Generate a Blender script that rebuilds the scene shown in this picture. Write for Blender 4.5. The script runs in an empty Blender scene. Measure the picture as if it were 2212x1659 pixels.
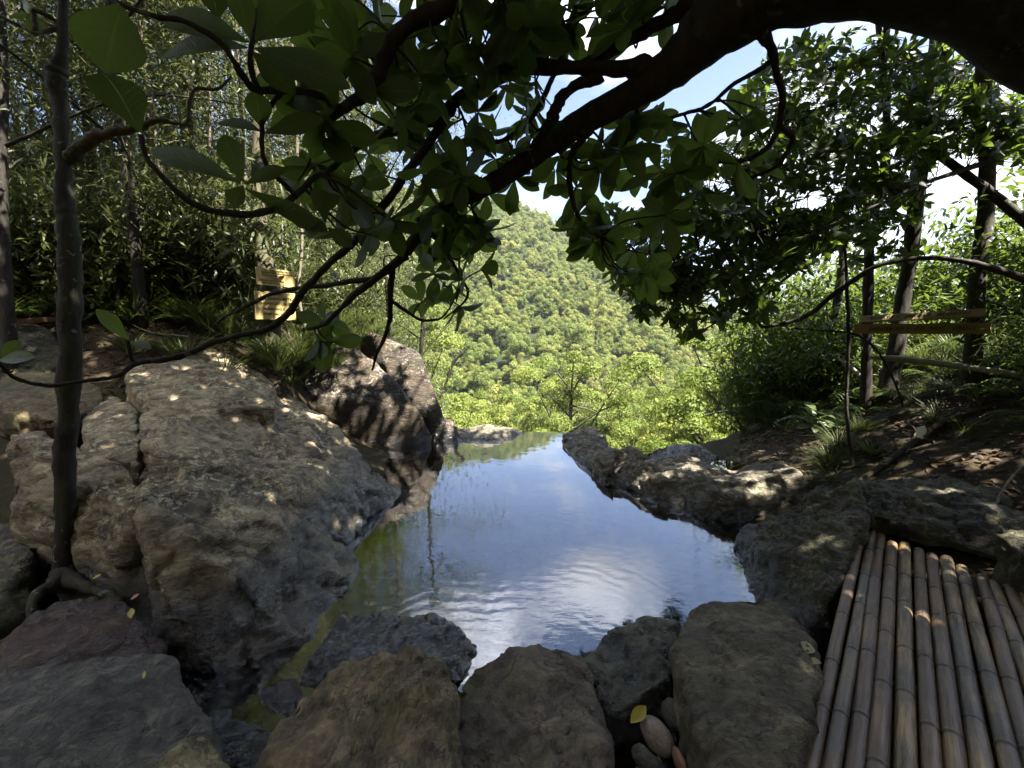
import bpy, bmesh, math, random
import numpy as np
from mathutils import Vector, Matrix, Quaternion

random.seed(5)
rng = np.random.default_rng(11)
S = bpy.context.scene
COL = S.collection
R = math.radians

# ------------------------------------------------------------------ camera, sky, sun, exposure
CAM = np.array([0.0, 0.0, 1.6])
PITCH = R(7.0)
FPX = 928.0                      # focal length in pixels of a 2212 px wide picture
cd = bpy.data.cameras.new('camera')
cd.sensor_width = 36.0
cd.lens = 36.0 * FPX / 2212.0
cd.clip_start = 0.05
cd.clip_end = 20000
cam = bpy.data.objects.new('camera', cd)
COL.objects.link(cam)
cam.location = CAM
cam.rotation_euler = (math.pi / 2 - PITCH, 0, 0)
S.camera = cam

SUN_DIR = Vector((0.42, -0.22, 0.88)).normalized()      # towards the sun
SUN_EL = math.asin(SUN_DIR.z)
SUN_AZ = math.atan2(SUN_DIR.x, SUN_DIR.y)
w = bpy.data.worlds.new("World")
S.world = w
w.use_nodes = True
nt = w.node_tree
nt.nodes.clear()
def wn(t, **k):
    n = nt.nodes.new(t)
    for a, b in k.items():
        setattr(n, a, b)
    return n
wo = wn('ShaderNodeOutputWorld')
bg = wn('ShaderNodeBackground')
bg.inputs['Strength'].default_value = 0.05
sky = wn('ShaderNodeTexSky', sky_type='NISHITA')
sky.sun_disc = False
sky.sun_elevation = SUN_EL
sky.sun_rotation = SUN_AZ
sky.altitude = 600
sky.air_density = 1.0
sky.dust_density = 0.6
sky.ozone_density = 1.5
tc = wn('ShaderNodeTexCoord')
sep = wn('ShaderNodeSeparateXYZ')
nt.links.new(tc.outputs['Generated'], sep.inputs[0])
def wm(op, a, b=None, clamp=False):
    n = wn('ShaderNodeMath', operation=op)
    n.use_clamp = clamp
    for i, v in enumerate((a, b)):
        if v is None: continue
        if isinstance(v, (int, float)): n.inputs[i].default_value = v
        else: nt.links.new(v, n.inputs[i])
    return n.outputs[0]
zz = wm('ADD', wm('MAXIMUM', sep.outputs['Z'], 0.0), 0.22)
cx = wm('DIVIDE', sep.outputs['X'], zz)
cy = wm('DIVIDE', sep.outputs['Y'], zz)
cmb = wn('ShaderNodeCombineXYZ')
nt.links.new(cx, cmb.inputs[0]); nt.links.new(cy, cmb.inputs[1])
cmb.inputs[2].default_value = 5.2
cn = wn('ShaderNodeTexNoise')
cn.inputs['Scale'].default_value = 1.25
cn.inputs['Detail'].default_value = 9
cn.inputs['Roughness'].default_value = 0.58
cn.inputs['Distortion'].default_value = 0.35
nt.links.new(cmb.outputs[0], cn.inputs['Vector'])
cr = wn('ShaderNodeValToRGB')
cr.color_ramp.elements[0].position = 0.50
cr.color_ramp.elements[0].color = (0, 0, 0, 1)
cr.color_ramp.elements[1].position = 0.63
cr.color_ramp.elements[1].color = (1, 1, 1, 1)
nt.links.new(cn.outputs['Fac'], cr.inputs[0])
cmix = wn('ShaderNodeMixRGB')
cel = wn('ShaderNodeMapRange')           # cloud above the frame boosted as unseen fill for shaded rocks, low cloud dimmed
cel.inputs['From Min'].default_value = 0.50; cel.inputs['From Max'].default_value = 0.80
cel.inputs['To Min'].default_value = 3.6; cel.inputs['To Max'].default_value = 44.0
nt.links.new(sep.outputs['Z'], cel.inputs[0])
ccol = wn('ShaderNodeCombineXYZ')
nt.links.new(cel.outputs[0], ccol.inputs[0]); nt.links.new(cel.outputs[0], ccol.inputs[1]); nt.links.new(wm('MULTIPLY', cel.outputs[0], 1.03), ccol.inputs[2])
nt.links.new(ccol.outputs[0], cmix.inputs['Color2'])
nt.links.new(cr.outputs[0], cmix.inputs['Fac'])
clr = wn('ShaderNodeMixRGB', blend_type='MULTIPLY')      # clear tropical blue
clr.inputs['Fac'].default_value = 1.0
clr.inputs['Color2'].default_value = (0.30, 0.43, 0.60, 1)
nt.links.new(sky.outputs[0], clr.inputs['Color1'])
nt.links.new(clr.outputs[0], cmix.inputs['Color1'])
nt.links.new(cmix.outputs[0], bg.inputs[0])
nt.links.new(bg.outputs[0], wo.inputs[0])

sl = bpy.data.lights.new('sun', 'SUN')
sl.energy = 5.0
sl.angle = R(0.53)
sl.color = (1.0, 0.94, 0.84)
so = bpy.data.objects.new('sun', sl)
COL.objects.link(so)
so.rotation_euler = SUN_DIR.to_track_quat('Z', 'Y').to_euler()
so.location = (0, 0, 60)

S.view_settings.view_transform = 'Standard'
S.view_settings.look = 'None'
S.view_settings.gamma = 1
S.view_settings.exposure = 3.0
S.cycles.use_denoising = True
S.cycles.max_bounces = 7
S.cycles.diffuse_bounces = 3
S.cycles.glossy_bounces = 3
S.cycles.transmission_bounces = 4
S.cycles.transparent_max_bounces = 8
S.cycles.volume_bounces = 0
S.cycles.sample_clamp_indirect = 6
S.cycles.caustics_reflective = False
S.cycles.caustics_refractive = False

# ------------------------------------------------------------------ maths helpers
def ray(px, py):
    xc = (px - 1106.0) / FPX
    yc = (829.5 - py) / FPX
    c, s = math.cos(PITCH), math.sin(PITCH)
    return np.array([xc, c + yc * s, -s + yc * c])
def P(px, py, d):
    return CAM + d * ray(px, py)
def G(px, py, z):
    r = ray(px, py)
    return CAM + r * ((z - CAM[2]) / r[2])
def unit(v):
    v = np.asarray(v, float)
    return v / (np.linalg.norm(v, axis=-1, keepdims=True) + 1e-12)

_perm = np.random.default_rng(3).permutation(256)
_perm = np.concatenate([_perm, _perm, _perm])
_gr = unit(np.random.default_rng(4).normal(size=(256, 3)))
def pnoise(p):
    p = np.asarray(p, float)
    i = np.floor(p).astype(int)
    f = p - i
    u = f * f * f * (f * (f * 6 - 15) + 10)
    i &= 255
    out = np.zeros(len(p))
    for dx in (0, 1):
        for dy in (0, 1):
            for dz in (0, 1):
                h = _perm[_perm[_perm[(i[:, 0] + dx) & 255] + ((i[:, 1] + dy) & 255)] + ((i[:, 2] + dz) & 255)]
                d = f - np.array([dx, dy, dz])
                wgt = (u[:, 0] if dx else 1 - u[:, 0]) * (u[:, 1] if dy else 1 - u[:, 1]) * (u[:, 2] if dz else 1 - u[:, 2])
                out += wgt * (d * _gr[h]).sum(1)
    return out * 1.6
def fbm(p, o=4, g=0.5):
    s = 0; a = 1.0
    p = np.asarray(p, float)
    for k in range(o):
        s = s + a * pnoise(p * (2.03 ** k) + 17.3 * k)
        a *= g
    return s

def tag(o, label=None, cat=None, group=None, kind=None):
    if label: o['label'] = label
    if cat: o['category'] = cat
    if group: o['group'] = group
    if kind: o['kind'] = kind
    return o

def mk(name, V, F, mat, parent=None, tint=None, smooth=True, loc=None, vein=None):
    """One mesh object from a vertex array and a face array (all faces with the same number of corners) or a list of such arrays."""
    V = np.asarray(V, np.float32)
    if loc is None and parent is not None:
        V = V - np.asarray(parent.location, np.float32)
    elif loc is not None:
        V = V - np.asarray(loc, np.float32)
    Fs = F if isinstance(F, list) else [F]
    Fs = [np.asarray(f, np.int32) for f in Fs if len(f)]
    me = bpy.data.meshes.new(name)
    me.vertices.add(len(V))
    me.vertices.foreach_set('co', V.ravel())
    li = np.concatenate([f.ravel() for f in Fs])
    tot = np.concatenate([np.full(len(f), f.shape[1], np.int32) for f in Fs])
    st = np.concatenate([[0], np.cumsum(tot)[:-1]]).astype(np.int32)
    me.loops.add(len(li))
    me.loops.foreach_set('vertex_index', li)
    me.polygons.add(len(tot))
    me.polygons.foreach_set('loop_start', st)
    me.polygons.foreach_set('use_smooth', np.full(len(tot), smooth))
    if tint is not None:
        a = me.attributes.new('tint', 'FLOAT', 'POINT')
        a.data.foreach_set('value', np.asarray(tint, np.float32))
    if vein is not None:
        rows = vein[0]; k = len(rows); q = len(V) // k
        tv = np.tile(np.column_stack([rows[:, 0], np.sign(rows[:, 1]), np.ones(k)]), (q, 1))
        a = me.attributes.new('vein', 'FLOAT_VECTOR', 'POINT')
        a.data.foreach_set('vector', tv.astype(np.float32).ravel())
    me.update(calc_edges=True)
    me.validate()
    me.materials.append(mat)
    o = bpy.data.objects.new(name, me)
    COL.objects.link(o)
    if parent is not None:
        o.parent = parent
    elif loc is not None:
        o.location = loc
    return o

def empty(name, loc):
    o = bpy.data.objects.new(name, None)
    o.empty_display_size = 0.2
    COL.objects.link(o)
    o.location = [float(v) for v in loc]
    return o

def copy_tree(o, parent=None):
    c = o.copy()
    COL.objects.link(c)
    if parent is not None:
        c.parent = parent
    for ch in list(o.children):
        copy_tree(ch, c)
    return c

def spline(pts, rad, n=6):
    pts = np.asarray(pts, float); rad = np.asarray(rad, float)
    if len(pts) < 3:
        t = np.linspace(0, 1, n + 1)[:, None]
        return pts[0] * (1 - t) + pts[-1] * t, rad[0] * (1 - t[:, 0]) + rad[-1] * t[:, 0]
    e = np.vstack([2 * pts[0] - pts[1], pts, 2 * pts[-1] - pts[-2]])
    out = []; ro = []
    for i in range(1, len(e) - 2):
        for k in range(n):
            t = k / n
            p0, p1, p2, p3 = e[i - 1], e[i], e[i + 1], e[i + 2]
            out.append(0.5 * (2 * p1 + (p2 - p0) * t + (2 * p0 - 5 * p1 + 4 * p2 - p3) * t * t + (3 * p1 - p0 - 3 * p2 + p3) * t ** 3))
            ro.append(rad[i - 1] * (1 - t) + rad[i] * t)
    out.append(pts[-1]); ro.append(rad[-1])
    return np.array(out), np.array(ro)

def tube(pts, rad, sides=8, rough=0.0, seed=0, flare=0):
    pts = np.asarray(pts, float); rad = np.asarray(rad, float)
    n = len(pts)
    T = unit(np.gradient(pts, axis=0))
    a = np.array([0, 0, 1.0]) if abs(T[0][2]) < 0.9 else np.array([1.0, 0, 0])
    U = unit(np.cross(T[0], a)); Us = []
    for i in range(n):
        U = unit(U - T[i] * np.dot(U, T[i])); Us.append(U)
    Us = np.array(Us); Ws = np.cross(T, Us)
    ang = np.linspace(0, 2 * math.pi, sides, endpoint=False)
    ring = Us[:, None] * np.cos(ang)[None, :, None] + Ws[:, None] * np.sin(ang)[None, :, None]
    V = pts[:, None] + ring * rad[:, None, None]
    V = V.reshape(-1, 3)
    if rough:
        rr = np.repeat(rad, sides)
        nn = fbm(V / np.maximum(rr[:, None] * 2.2, 0.01) + seed * 7.1, 3)
        V = V + ring.reshape(-1, 3) * (rr * rough * nn)[:, None]
    F = []
    for i in range(n - 1):
        for k in range(sides):
            k2 = (k + 1) % sides
            F.append((i * sides + k, i * sides + k2, (i + 1) * sides + k2, (i + 1) * sides + k))
    V = np.vstack([V, pts[0], pts[-1]])
    b = n * sides
    T3 = []
    for k in range(sides):
        k2 = (k + 1) % sides
        T3.append((b, k2, k, k)); T3.append((b + 1, (n - 1) * sides + k, (n - 1) * sides + k2, (n - 1) * sides + k2))
    return V, np.array(F), np.array([t[:3] for t in T3])

def cat(parts):
    Vs = []; F4 = []; F3 = []; off = 0
    for V, Q, T in parts:
        Vs.append(V)
        if len(Q): F4.append(Q + off)
        if len(T): F3.append(T + off)
        off += len(V)
    out = []
    if F4: out.append(np.vstack(F4))
    if F3: out.append(np.vstack(F3))
    return np.vstack(Vs), out

# leaf templates: rows (t, s, fold, curl) along the length
def leaf_tmpl(n=6, kind='obovate', fold=0.25, curl=0.15):
    t = 1 - (1 - np.linspace(0, 1, n)) ** (1.6 if n > 7 else 1.0)
    if kind == 'obovate':
        wv = np.sin(math.pi * np.clip(t, 0, 1) ** 1.45) ** 0.75
        wv[-1] = 0.06
    elif kind == 'elliptic':
        wv = np.sin(math.pi * t ** 1.05) ** 0.9
        wv[-1] = 0.03
    else:
        wv = np.sin(math.pi * t ** 0.75) ** 0.9
        wv[-1] = 0.02
    wv[0] = 0.05
    rows = []
    for i in range(n):
        for s in (-1, 0, 1):
            rows.append((t[i], s * wv[i], fold * abs(s) * wv[i], -curl * t[i] ** 2))
    F = []
    for i in range(n - 1):
        for s in (0, 1):
            a = i * 3 + s
            F.append((a, a + 1, a + 4, a + 3))
    return np.array(rows), np.array(F)
T_BIG = leaf_tmpl(10, 'obovate', 0.22, 0.12)
T_MID = leaf_tmpl(5, 'elliptic', 0.25, 0.18)
T_LAN = leaf_tmpl(4, 'lance', 0.15, 0.25)
T_BLADE = leaf_tmpl(6, 'lance', 0.10, 0.75)
_q = np.array([(0, 0, 0, 0), (0.5, -1, 0.2, -0.03), (1, 0, 0, -0.12), (0.5, 1, 0.2, -0.03)], float)
T_QUAD = (_q, np.array([(0, 1, 2, 3)]))

def leaves(Pn, A, N, L, W, T, tint):
    rows, F = T
    Pn = np.asarray(Pn); A = unit(A); n = len(Pn)
    L = np.broadcast_to(L, (n,)); W = np.broadcast_to(W, (n,))
    Sd = unit(np.cross(N, A)); N2 = np.cross(A, Sd)
    V = (Pn[:, None] + (L[:, None] * rows[None, :, 0])[..., None] * A[:, None]
         + (0.5 * W[:, None] * rows[None, :, 1])[..., None] * Sd[:, None]
         + (0.5 * W[:, None] * rows[None, :, 2] + L[:, None] * rows[None, :, 3])[..., None] * N2[:, None])
    k = len(rows)
    Fa = (F[None] + (np.arange(n) * k)[:, None, None]).reshape(-1, F.shape[1])
    return V.reshape(-1, 3), Fa, np.repeat(tint, k)

def whorls(tips, axes, n_leaf, L, Wr, spread=(45, 95), r=rng):
    """Leaf rosettes at twig tips: arrays for leaves()."""
    Ps = []; As = []; Ns = []; Ls = []; ti = []
    for c, a in zip(tips, axes):
        a = unit(a)
        e1 = unit(np.cross(a, [0.31, 0.52, 0.79])); e2 = np.cross(a, e1)
        n = r.integers(n_leaf[0], n_leaf[1] + 1)
        ph = r.random() * 6.28
        bt = r.random()
        for k in range(n):
            an = ph + k * 6.283 / n + r.normal() * 0.25
            th = R(r.uniform(*spread))
            rad = e1 * math.cos(an) + e2 * math.sin(an)
            d = a * math.cos(th) + rad * math.sin(th) + np.array([0, 0, -0.12])
            Ps.append(c + a * r.uniform(-0.015, 0.01)); As.append(d)
            Ns.append(a * 1.0 - rad * 0.4 + r.normal(size=3) * 0.22)
            Ls.append(r.uniform(*L)); ti.append(np.clip(0.6 * bt + 0.4 * r.random(), 0, 1))
    Ls = np.array(Ls)
    return np.array(Ps), np.array(As), np.array(Ns), Ls, Ls * Wr * rng.uniform(0.85, 1.15, len(Ls)), np.array(ti)

# ------------------------------------------------------------------ materials
class M:
    def __init__(self, name):
        self.m = bpy.data.materials.new(name)
        self.m.use_nodes = True
        self.nt = self.m.node_tree
        self.nt.nodes.clear()
        self.out = self.n('ShaderNodeOutputMaterial')
    def n(self, t, **k):
        x = self.nt.nodes.new(t)
        for a, b in k.items(): setattr(x, a, b)
        return x
    def l(self, a, b): self.nt.links.new(a, b)
    def set(self, sock, v):
        if isinstance(v, (int, float)): sock.default_value = (v, v, v, 1) if sock.type == 'RGBA' else v
        elif isinstance(v, (tuple, list)): sock.default_value = (*v, 1) if len(v) == 3 and sock.type == 'RGBA' else v
        else: self.l(v, sock)
    def math(self, op, a, b=0.0, clamp=False):
        x = self.n('ShaderNodeMath', operation=op); x.use_clamp = clamp
        self.set(x.inputs[0], a); self.set(x.inputs[1], b)
        return x.outputs[0]
    def mix(self, f, a, b, mode='MIX'):
        x = self.n('ShaderNodeMixRGB', blend_type=mode)
        self.set(x.inputs[0], f); self.set(x.inputs[1], a); self.set(x.inputs[2], b)
        return x.outputs[0]
    def ramp(self, f, stops, interp='LINEAR'):
        x = self.n('ShaderNodeValToRGB'); r = x.color_ramp; r.interpolation = interp
        while len(r.elements) < len(stops): r.elements.new(0.5)
        for e, (p, c) in zip(r.elements, stops):
            e.position = p
            e.color = (c, c, c, 1) if isinstance(c, (int, float)) else (*c, 1)
        self.set(x.inputs[0], f)
        return x.outputs[0]
    def noise(self, scale, detail=6, rough=0.55, vec=None, dist=0.0):
        x = self.n('ShaderNodeTexNoise')
        x.inputs['Scale'].default_value = scale; x.inputs['Detail'].default_value = detail
        x.inputs['Roughness'].default_value = rough; x.inputs['Distortion'].default_value = dist
        if vec is not None: self.l(vec, x.inputs['Vector'])
        return x.outputs['Fac']
    def pos(self): return self.n('ShaderNodeNewGeometry').outputs['Position']
    def bump(self, h, s=0.4, d=0.02, prev=None):
        x = self.n('ShaderNodeBump')
        x.inputs['Strength'].default_value = s; x.inputs['Distance'].default_value = d
        self.set(x.inputs['Height'], h)
        if prev is not None: self.l(prev, x.inputs['Normal'])
        return x.outputs[0]
    def bsdf(self, col, rough=0.7, normal=None, spec=0.4, sss=0):
        x = self.n('ShaderNodeBsdfPrincipled')
        self.set(x.inputs['Base Color'], col); self.set(x.inputs['Roughness'], rough)
        self.set(x.inputs['Specular IOR Level'], spec)
        if normal is not None: self.l(normal, x.inputs['Normal'])
        return x.outputs[0]
    def done(self, sh):
        self.l(sh, self.out.inputs[0]); return self.m

def mat_leaf(name, stops, trans=0.35, tcol=(0.25, 0.42, 0.03), rough=0.42, spec=0.35, orand=0.25, veins=False):
    m = M(name)
    a = m.n('ShaderNodeAttribute', attribute_name='tint').outputs['Fac']
    oi = m.n('ShaderNodeObjectInfo').outputs['Random']
    f = m.math('ADD', m.math('MULTIPLY', a, 1.0 - orand), m.math('MULTIPLY', oi, orand))
    c = m.ramp(f, stops)
    c = m.mix(m.math('MULTIPLY', m.noise(60, 2, 0.5, m.pos()), 0.35), c, (0.02, 0.03, 0.005))
    nrm = None
    if veins:
        va = m.n('ShaderNodeAttribute', attribute_name='vein'); sx = m.n('ShaderNodeSeparateXYZ'); m.l(va.outputs['Vector'], sx.inputs[0])
        sa = m.math('ABSOLUTE', sx.outputs[1])
        rib = m.ramp(sa, [(0.03, 1.0), (0.09, 0.0)])
        sv = m.math('SINE', m.math('SUBTRACT', m.math('MULTIPLY', sx.outputs[0], 60.0), m.math('MULTIPLY', sa, 14.0)))
        sv = m.ramp(sv, [(0.80, 0.0), (1.0, 1.0)])
        vm = m.math('MULTIPLY', m.math('MAXIMUM', rib, m.math('MULTIPLY', sv, 0.35)), sx.outputs[2])
        c = m.mix(m.math('MULTIPLY', vm, 0.55), c, (0.10, 0.125, 0.045))
        spt = m.ramp(m.noise(38, 3, 0.5, m.pos()), [(0.70, 0.0), (0.73, 1.0)])
        c = m.mix(m.math('MULTIPLY', spt, 0.7), c, (0.16, 0.12, 0.02))
        nrm = m.bump(m.math('ADD', vm, m.math('MULTIPLY', m.noise(30, 2, 0.5, m.pos()), 1.5)), 0.5, 0.004)
    b = m.bsdf(c, rough, nrm, spec)
    t = m.n('ShaderNodeBsdfTranslucent')
    m.l(m.mix(0.55, c, tcol), t.inputs['Color'])
    mx = m.n('ShaderNodeMixShader'); mx.inputs[0].default_value = trans
    m.l(b, mx.inputs[1]); m.l(t.outputs[0], mx.inputs[2])
    return m.done(mx.outputs[0])

def mat_bark(name, dark, light, lichen=0.3, scale=1.0, moss=0.0, rough=0.85):
    m = M(name); p = m.pos()
    mp = m.n('ShaderNodeMapping'); mp.inputs['Scale'].default_value = (1, 1, 0.25); m.l(p, mp.inputs[0])
    n1 = m.noise(28 * scale, 7, 0.65, mp.outputs[0])
    c = m.mix(m.ramp(n1, [(0.3, 0.0), (0.7, 1.0)]), dark, light)
    if lichen:
        l1 = m.ramp(m.noise(17 * scale, 5, 0.6, p), [(0.60, 0.0), (0.66, 1.0)])
        l2 = m.ramp(m.noise(3.1 * scale, 2, 0.5, p), [(0.45, 0.0), (0.6, 1.0)])
        c = m.mix(m.math('MULTIPLY', m.math('MULTIPLY', l1, l2), lichen), c, (0.42, 0.44, 0.38))
    if moss:
        mm = m.ramp(m.noise(6 * scale, 4, 0.6, p), [(0.45, 0.0), (0.62, 1.0)])
        c = m.mix(m.math('MULTIPLY', mm, moss), c, (0.035, 0.045, 0.012))
    nb = m.bump(n1, 0.8, 0.012)
    return m.done(m.bsdf(c, rough, nb, 0.25))

def mat_rock(name, dark=(0.075, 0.058, 0.036), mid=(0.315, 0.245, 0.145), light=(0.53, 0.435, 0.27), lichen=0.5, lcol=(0.52, 0.46, 0.28),
             wet_z=0.10, wet=1.0, moss=0.0, stretch=(1, 1, 2.2), rot=(0.3, 0.2, 0.5), allwet=0.0, rough=0.72, bumpk=1.0, stain=0.5, stcol=(0.05, 0.043, 0.036), coat=0.5, cbump=0.10):
    m = M(name); p = m.pos()
    geo = m.n('ShaderNodeNewGeometry')
    mp = m.n('ShaderNodeMapping'); mp.inputs['Scale'].default_value = stretch; mp.inputs['Rotation'].default_value = rot
    m.l(p, mp.inputs[0]); q = mp.outputs[0]
    big = m.noise(1.7, 6, 0.6, q, 0.6)
    med = m.noise(7.5, 8, 0.68, q, 0.3)
    fin = m.noise(46, 6, 0.7, p)
    f = m.math('ADD', m.math('ADD', m.math('MULTIPLY', big, 0.5), m.math('MULTIPLY', med, 0.4)), m.math('MULTIPLY', fin, 0.14))
    ml = m.n('ShaderNodeMapping'); ml.inputs['Scale'].default_value = (3.0, 3.0, 15.0); ml.inputs['Rotation'].default_value = (rot[0] + 0.25, rot[1] - 0.1, 0); m.l(p, ml.inputs[0])
    lam = m.noise(1.9, 7, 0.7, ml.outputs[0], 0.8)
    f = m.math('ADD', m.math('MULTIPLY', f, 0.75), m.math('MULTIPLY', lam, 0.30))
    c = m.ramp(f, [(0.445, dark), (0.555, mid), (0.66, light)])
    # dark stains
    stn = m.ramp(m.noise(2.6, 7, 0.66, q, 0.9), [(0.50, 0.0), (0.62, 1.0)])
    c = m.mix(m.math('MULTIPLY', stn, stain), c, stcol)
    # lichen flecks
    l1 = m.ramp(m.noise(24, 6, 0.66, p, 0.5), [(0.525, 0.0), (0.57, 1.0)])
    l2 = m.ramp(m.noise(3.3, 4, 0.6, p), [(0.40, 0.0), (0.56, 1.0)])
    sepn = m.n('ShaderNodeSeparateXYZ'); m.l(geo.outputs['Normal'], sepn.inputs[0])
    upn = m.ramp(sepn.outputs[2], [(0.0, 0.25), (0.6, 1.0)])
    lf = m.math('MULTIPLY', m.math('MULTIPLY', l1, l2), m.math('MULTIPLY', upn, lichen))
    c = m.mix(lf, c, lcol)
    l3 = m.ramp(m.noise(90, 3, 0.6, p), [(0.66, 0.0), (0.70, 1.0)])
    c = m.mix(m.math('MULTIPLY', l3, 0.5 * lichen), c, (0.5, 0.48, 0.42))
    # cracks: thin valleys of a distorted noise
    cr1 = m.noise(2.1, 5, 0.55, q, 1.4)
    crk = m.ramp(m.math('ABSOLUTE', m.math('SUBTRACT', cr1, 0.5)), [(0.0, 1.0), (0.012, 0.0)])
    cr2 = m.noise(5.3, 5, 0.6, q, 1.0)
    crk2 = m.ramp(m.math('ABSOLUTE', m.math('SUBTRACT', cr2, 0.47)), [(0.0, 1.0), (0.014, 0.0)])
    crs = m.math('MAXIMUM', m.math('MULTIPLY', crk, m.ramp(med, [(0.45, 0.0), (0.55, 1.0)])), m.math('MULTIPLY', crk2, 0.6))
    c = m.mix(m.math('MULTIPLY', crs, 0.75), c, (0.02, 0.017, 0.013))
    if moss:
        ms = m.ramp(m.noise(4.2, 7, 0.7, p, 0.4), [(0.46, 0.0), (0.58, 1.0)])
        mcol = m.mix(fin, (0.022, 0.026, 0.006), (0.17, 0.17, 0.035))
        c = m.mix(m.math('MULTIPLY', ms, moss), c, mcol)
    sepp = m.n('ShaderNodeSeparateXYZ'); m.l(p, sepp.inputs[0])
    wz = m.math('ADD', sepp.outputs[2], m.math('MULTIPLY', m.math('SUBTRACT', m.noise(5, 4, 0.6, p), 0.5), 0.25))
    wf = m.ramp(m.math('DIVIDE', m.math('ADD', wz, 1.0), 2.0), [((wet_z + 1.0) / 2 - 0.02, 1.0), ((wet_z + 1.0) / 2 + 0.04, 0.0)])
    wf = m.math('MAXIMUM', m.math('MULTIPLY', wf, wet), allwet)
    c = m.mix(wf, c, m.mix(0.80, c, (0.008, 0.008, 0.009)))
    rg = m.mix(wf, m.math('ADD', rough - 0.1, m.math('MULTIPLY', fin, 0.25)), 0.12)
    h = m.math('ADD', m.math('ADD', m.math('ADD', med, m.math('MULTIPLY', lam, 0.7)), m.math('MULTIPLY', fin, 0.4)), m.math('MULTIPLY', crs, -0.4))
    nb = m.bump(h, 0.9 * bumpk, 0.05)
    nb = m.bump(m.noise(130, 4, 0.7, p), 0.35 * bumpk, 0.004, nb)
    bs = m.bsdf(c, rg, nb, 0.5)
    pn = bs.node
    m.set(pn.inputs['Coat Weight'], m.math('MULTIPLY', wf, coat, True)); pn.inputs['Coat Roughness'].default_value = 0.07; pn.inputs['Coat IOR'].default_value = 1.7
    m.l(m.bump(m.math('ADD', med, m.math('MULTIPLY', lam, 0.8)), 1.0, cbump), pn.inputs['Coat Normal'])
    return m.done(bs)

def mat_plain(name, col, rough=0.7, spec=0.3, var=0.3, scale=8, stretch=(1, 1, 1)):
    m = M(name); p = m.n('ShaderNodeTexCoord').outputs['Object']
    mp = m.n('ShaderNodeMapping'); mp.inputs['Scale'].default_value = stretch; m.l(p, mp.inputs[0])
    n = m.noise(scale, 6, 0.6, mp.outputs[0])
    c = m.mix(m.math('MULTIPLY', n, var), col, tuple(v * 0.25 for v in col))
    return m.done(m.bsdf(c, rough, m.bump(n, 0.3, 0.004), spec))

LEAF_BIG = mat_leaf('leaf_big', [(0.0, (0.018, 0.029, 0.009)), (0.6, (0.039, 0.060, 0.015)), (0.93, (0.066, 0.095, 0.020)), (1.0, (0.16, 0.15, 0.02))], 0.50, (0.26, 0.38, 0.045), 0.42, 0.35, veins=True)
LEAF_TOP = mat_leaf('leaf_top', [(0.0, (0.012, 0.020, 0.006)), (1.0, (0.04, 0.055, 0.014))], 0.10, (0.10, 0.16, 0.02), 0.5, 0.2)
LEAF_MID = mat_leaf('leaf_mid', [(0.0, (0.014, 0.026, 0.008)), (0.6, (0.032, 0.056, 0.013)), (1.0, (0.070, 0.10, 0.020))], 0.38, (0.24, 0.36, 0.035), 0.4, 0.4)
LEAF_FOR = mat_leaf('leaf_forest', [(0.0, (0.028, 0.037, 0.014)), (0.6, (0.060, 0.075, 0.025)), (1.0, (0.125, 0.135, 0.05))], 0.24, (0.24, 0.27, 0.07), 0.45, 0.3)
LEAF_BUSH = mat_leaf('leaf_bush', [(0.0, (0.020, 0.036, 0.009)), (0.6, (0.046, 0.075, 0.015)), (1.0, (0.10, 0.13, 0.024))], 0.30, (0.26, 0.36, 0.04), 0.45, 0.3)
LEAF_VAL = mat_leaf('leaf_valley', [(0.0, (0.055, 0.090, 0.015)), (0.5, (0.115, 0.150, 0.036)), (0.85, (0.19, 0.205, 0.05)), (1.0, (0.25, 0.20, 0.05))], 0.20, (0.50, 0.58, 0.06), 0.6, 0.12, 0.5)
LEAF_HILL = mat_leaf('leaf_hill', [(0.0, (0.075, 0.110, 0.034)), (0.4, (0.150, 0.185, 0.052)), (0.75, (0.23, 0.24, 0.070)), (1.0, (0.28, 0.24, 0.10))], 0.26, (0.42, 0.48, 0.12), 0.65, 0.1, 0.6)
GRASS = mat_leaf('grass_blade', [(0.0, (0.018, 0.027, 0.009)), (0.6, (0.042, 0.058, 0.016)), (1.0, (0.12, 0.115, 0.045))], 0.22, (0.22, 0.28, 0.05), 0.5, 0.3)
FALLEN = mat_leaf('fallen_leaf', [(0.0, (0.030, 0.018, 0.010)), (0.7, (0.075, 0.044, 0.025)), (0.97, (0.15, 0.10, 0.05)), (1.0, (0.28, 0.21, 0.09))], 0.1, (0.4, 0.25, 0.05), 0.6, 0.3)
BARK_DARK = mat_bark('bark_dark', (0.012, 0.010, 0.008), (0.045, 0.038, 0.030), 0.25)
BARK_GREY = mat_bark('bark_grey', (0.022, 0.018, 0.013), (0.065, 0.056, 0.044), 0.55, 1.2, 0.35)
BARK_PALE = mat_bark('bark_pale', (0.08, 0.065, 0.045), (0.24, 0.20, 0.15), 0.4, 1.0, 0.15)
BARK_MOSS = mat_bark('bark_moss', (0.03, 0.026, 0.016), (0.08, 0.065, 0.04), 0.2, 1.0, 0.8)

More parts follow.
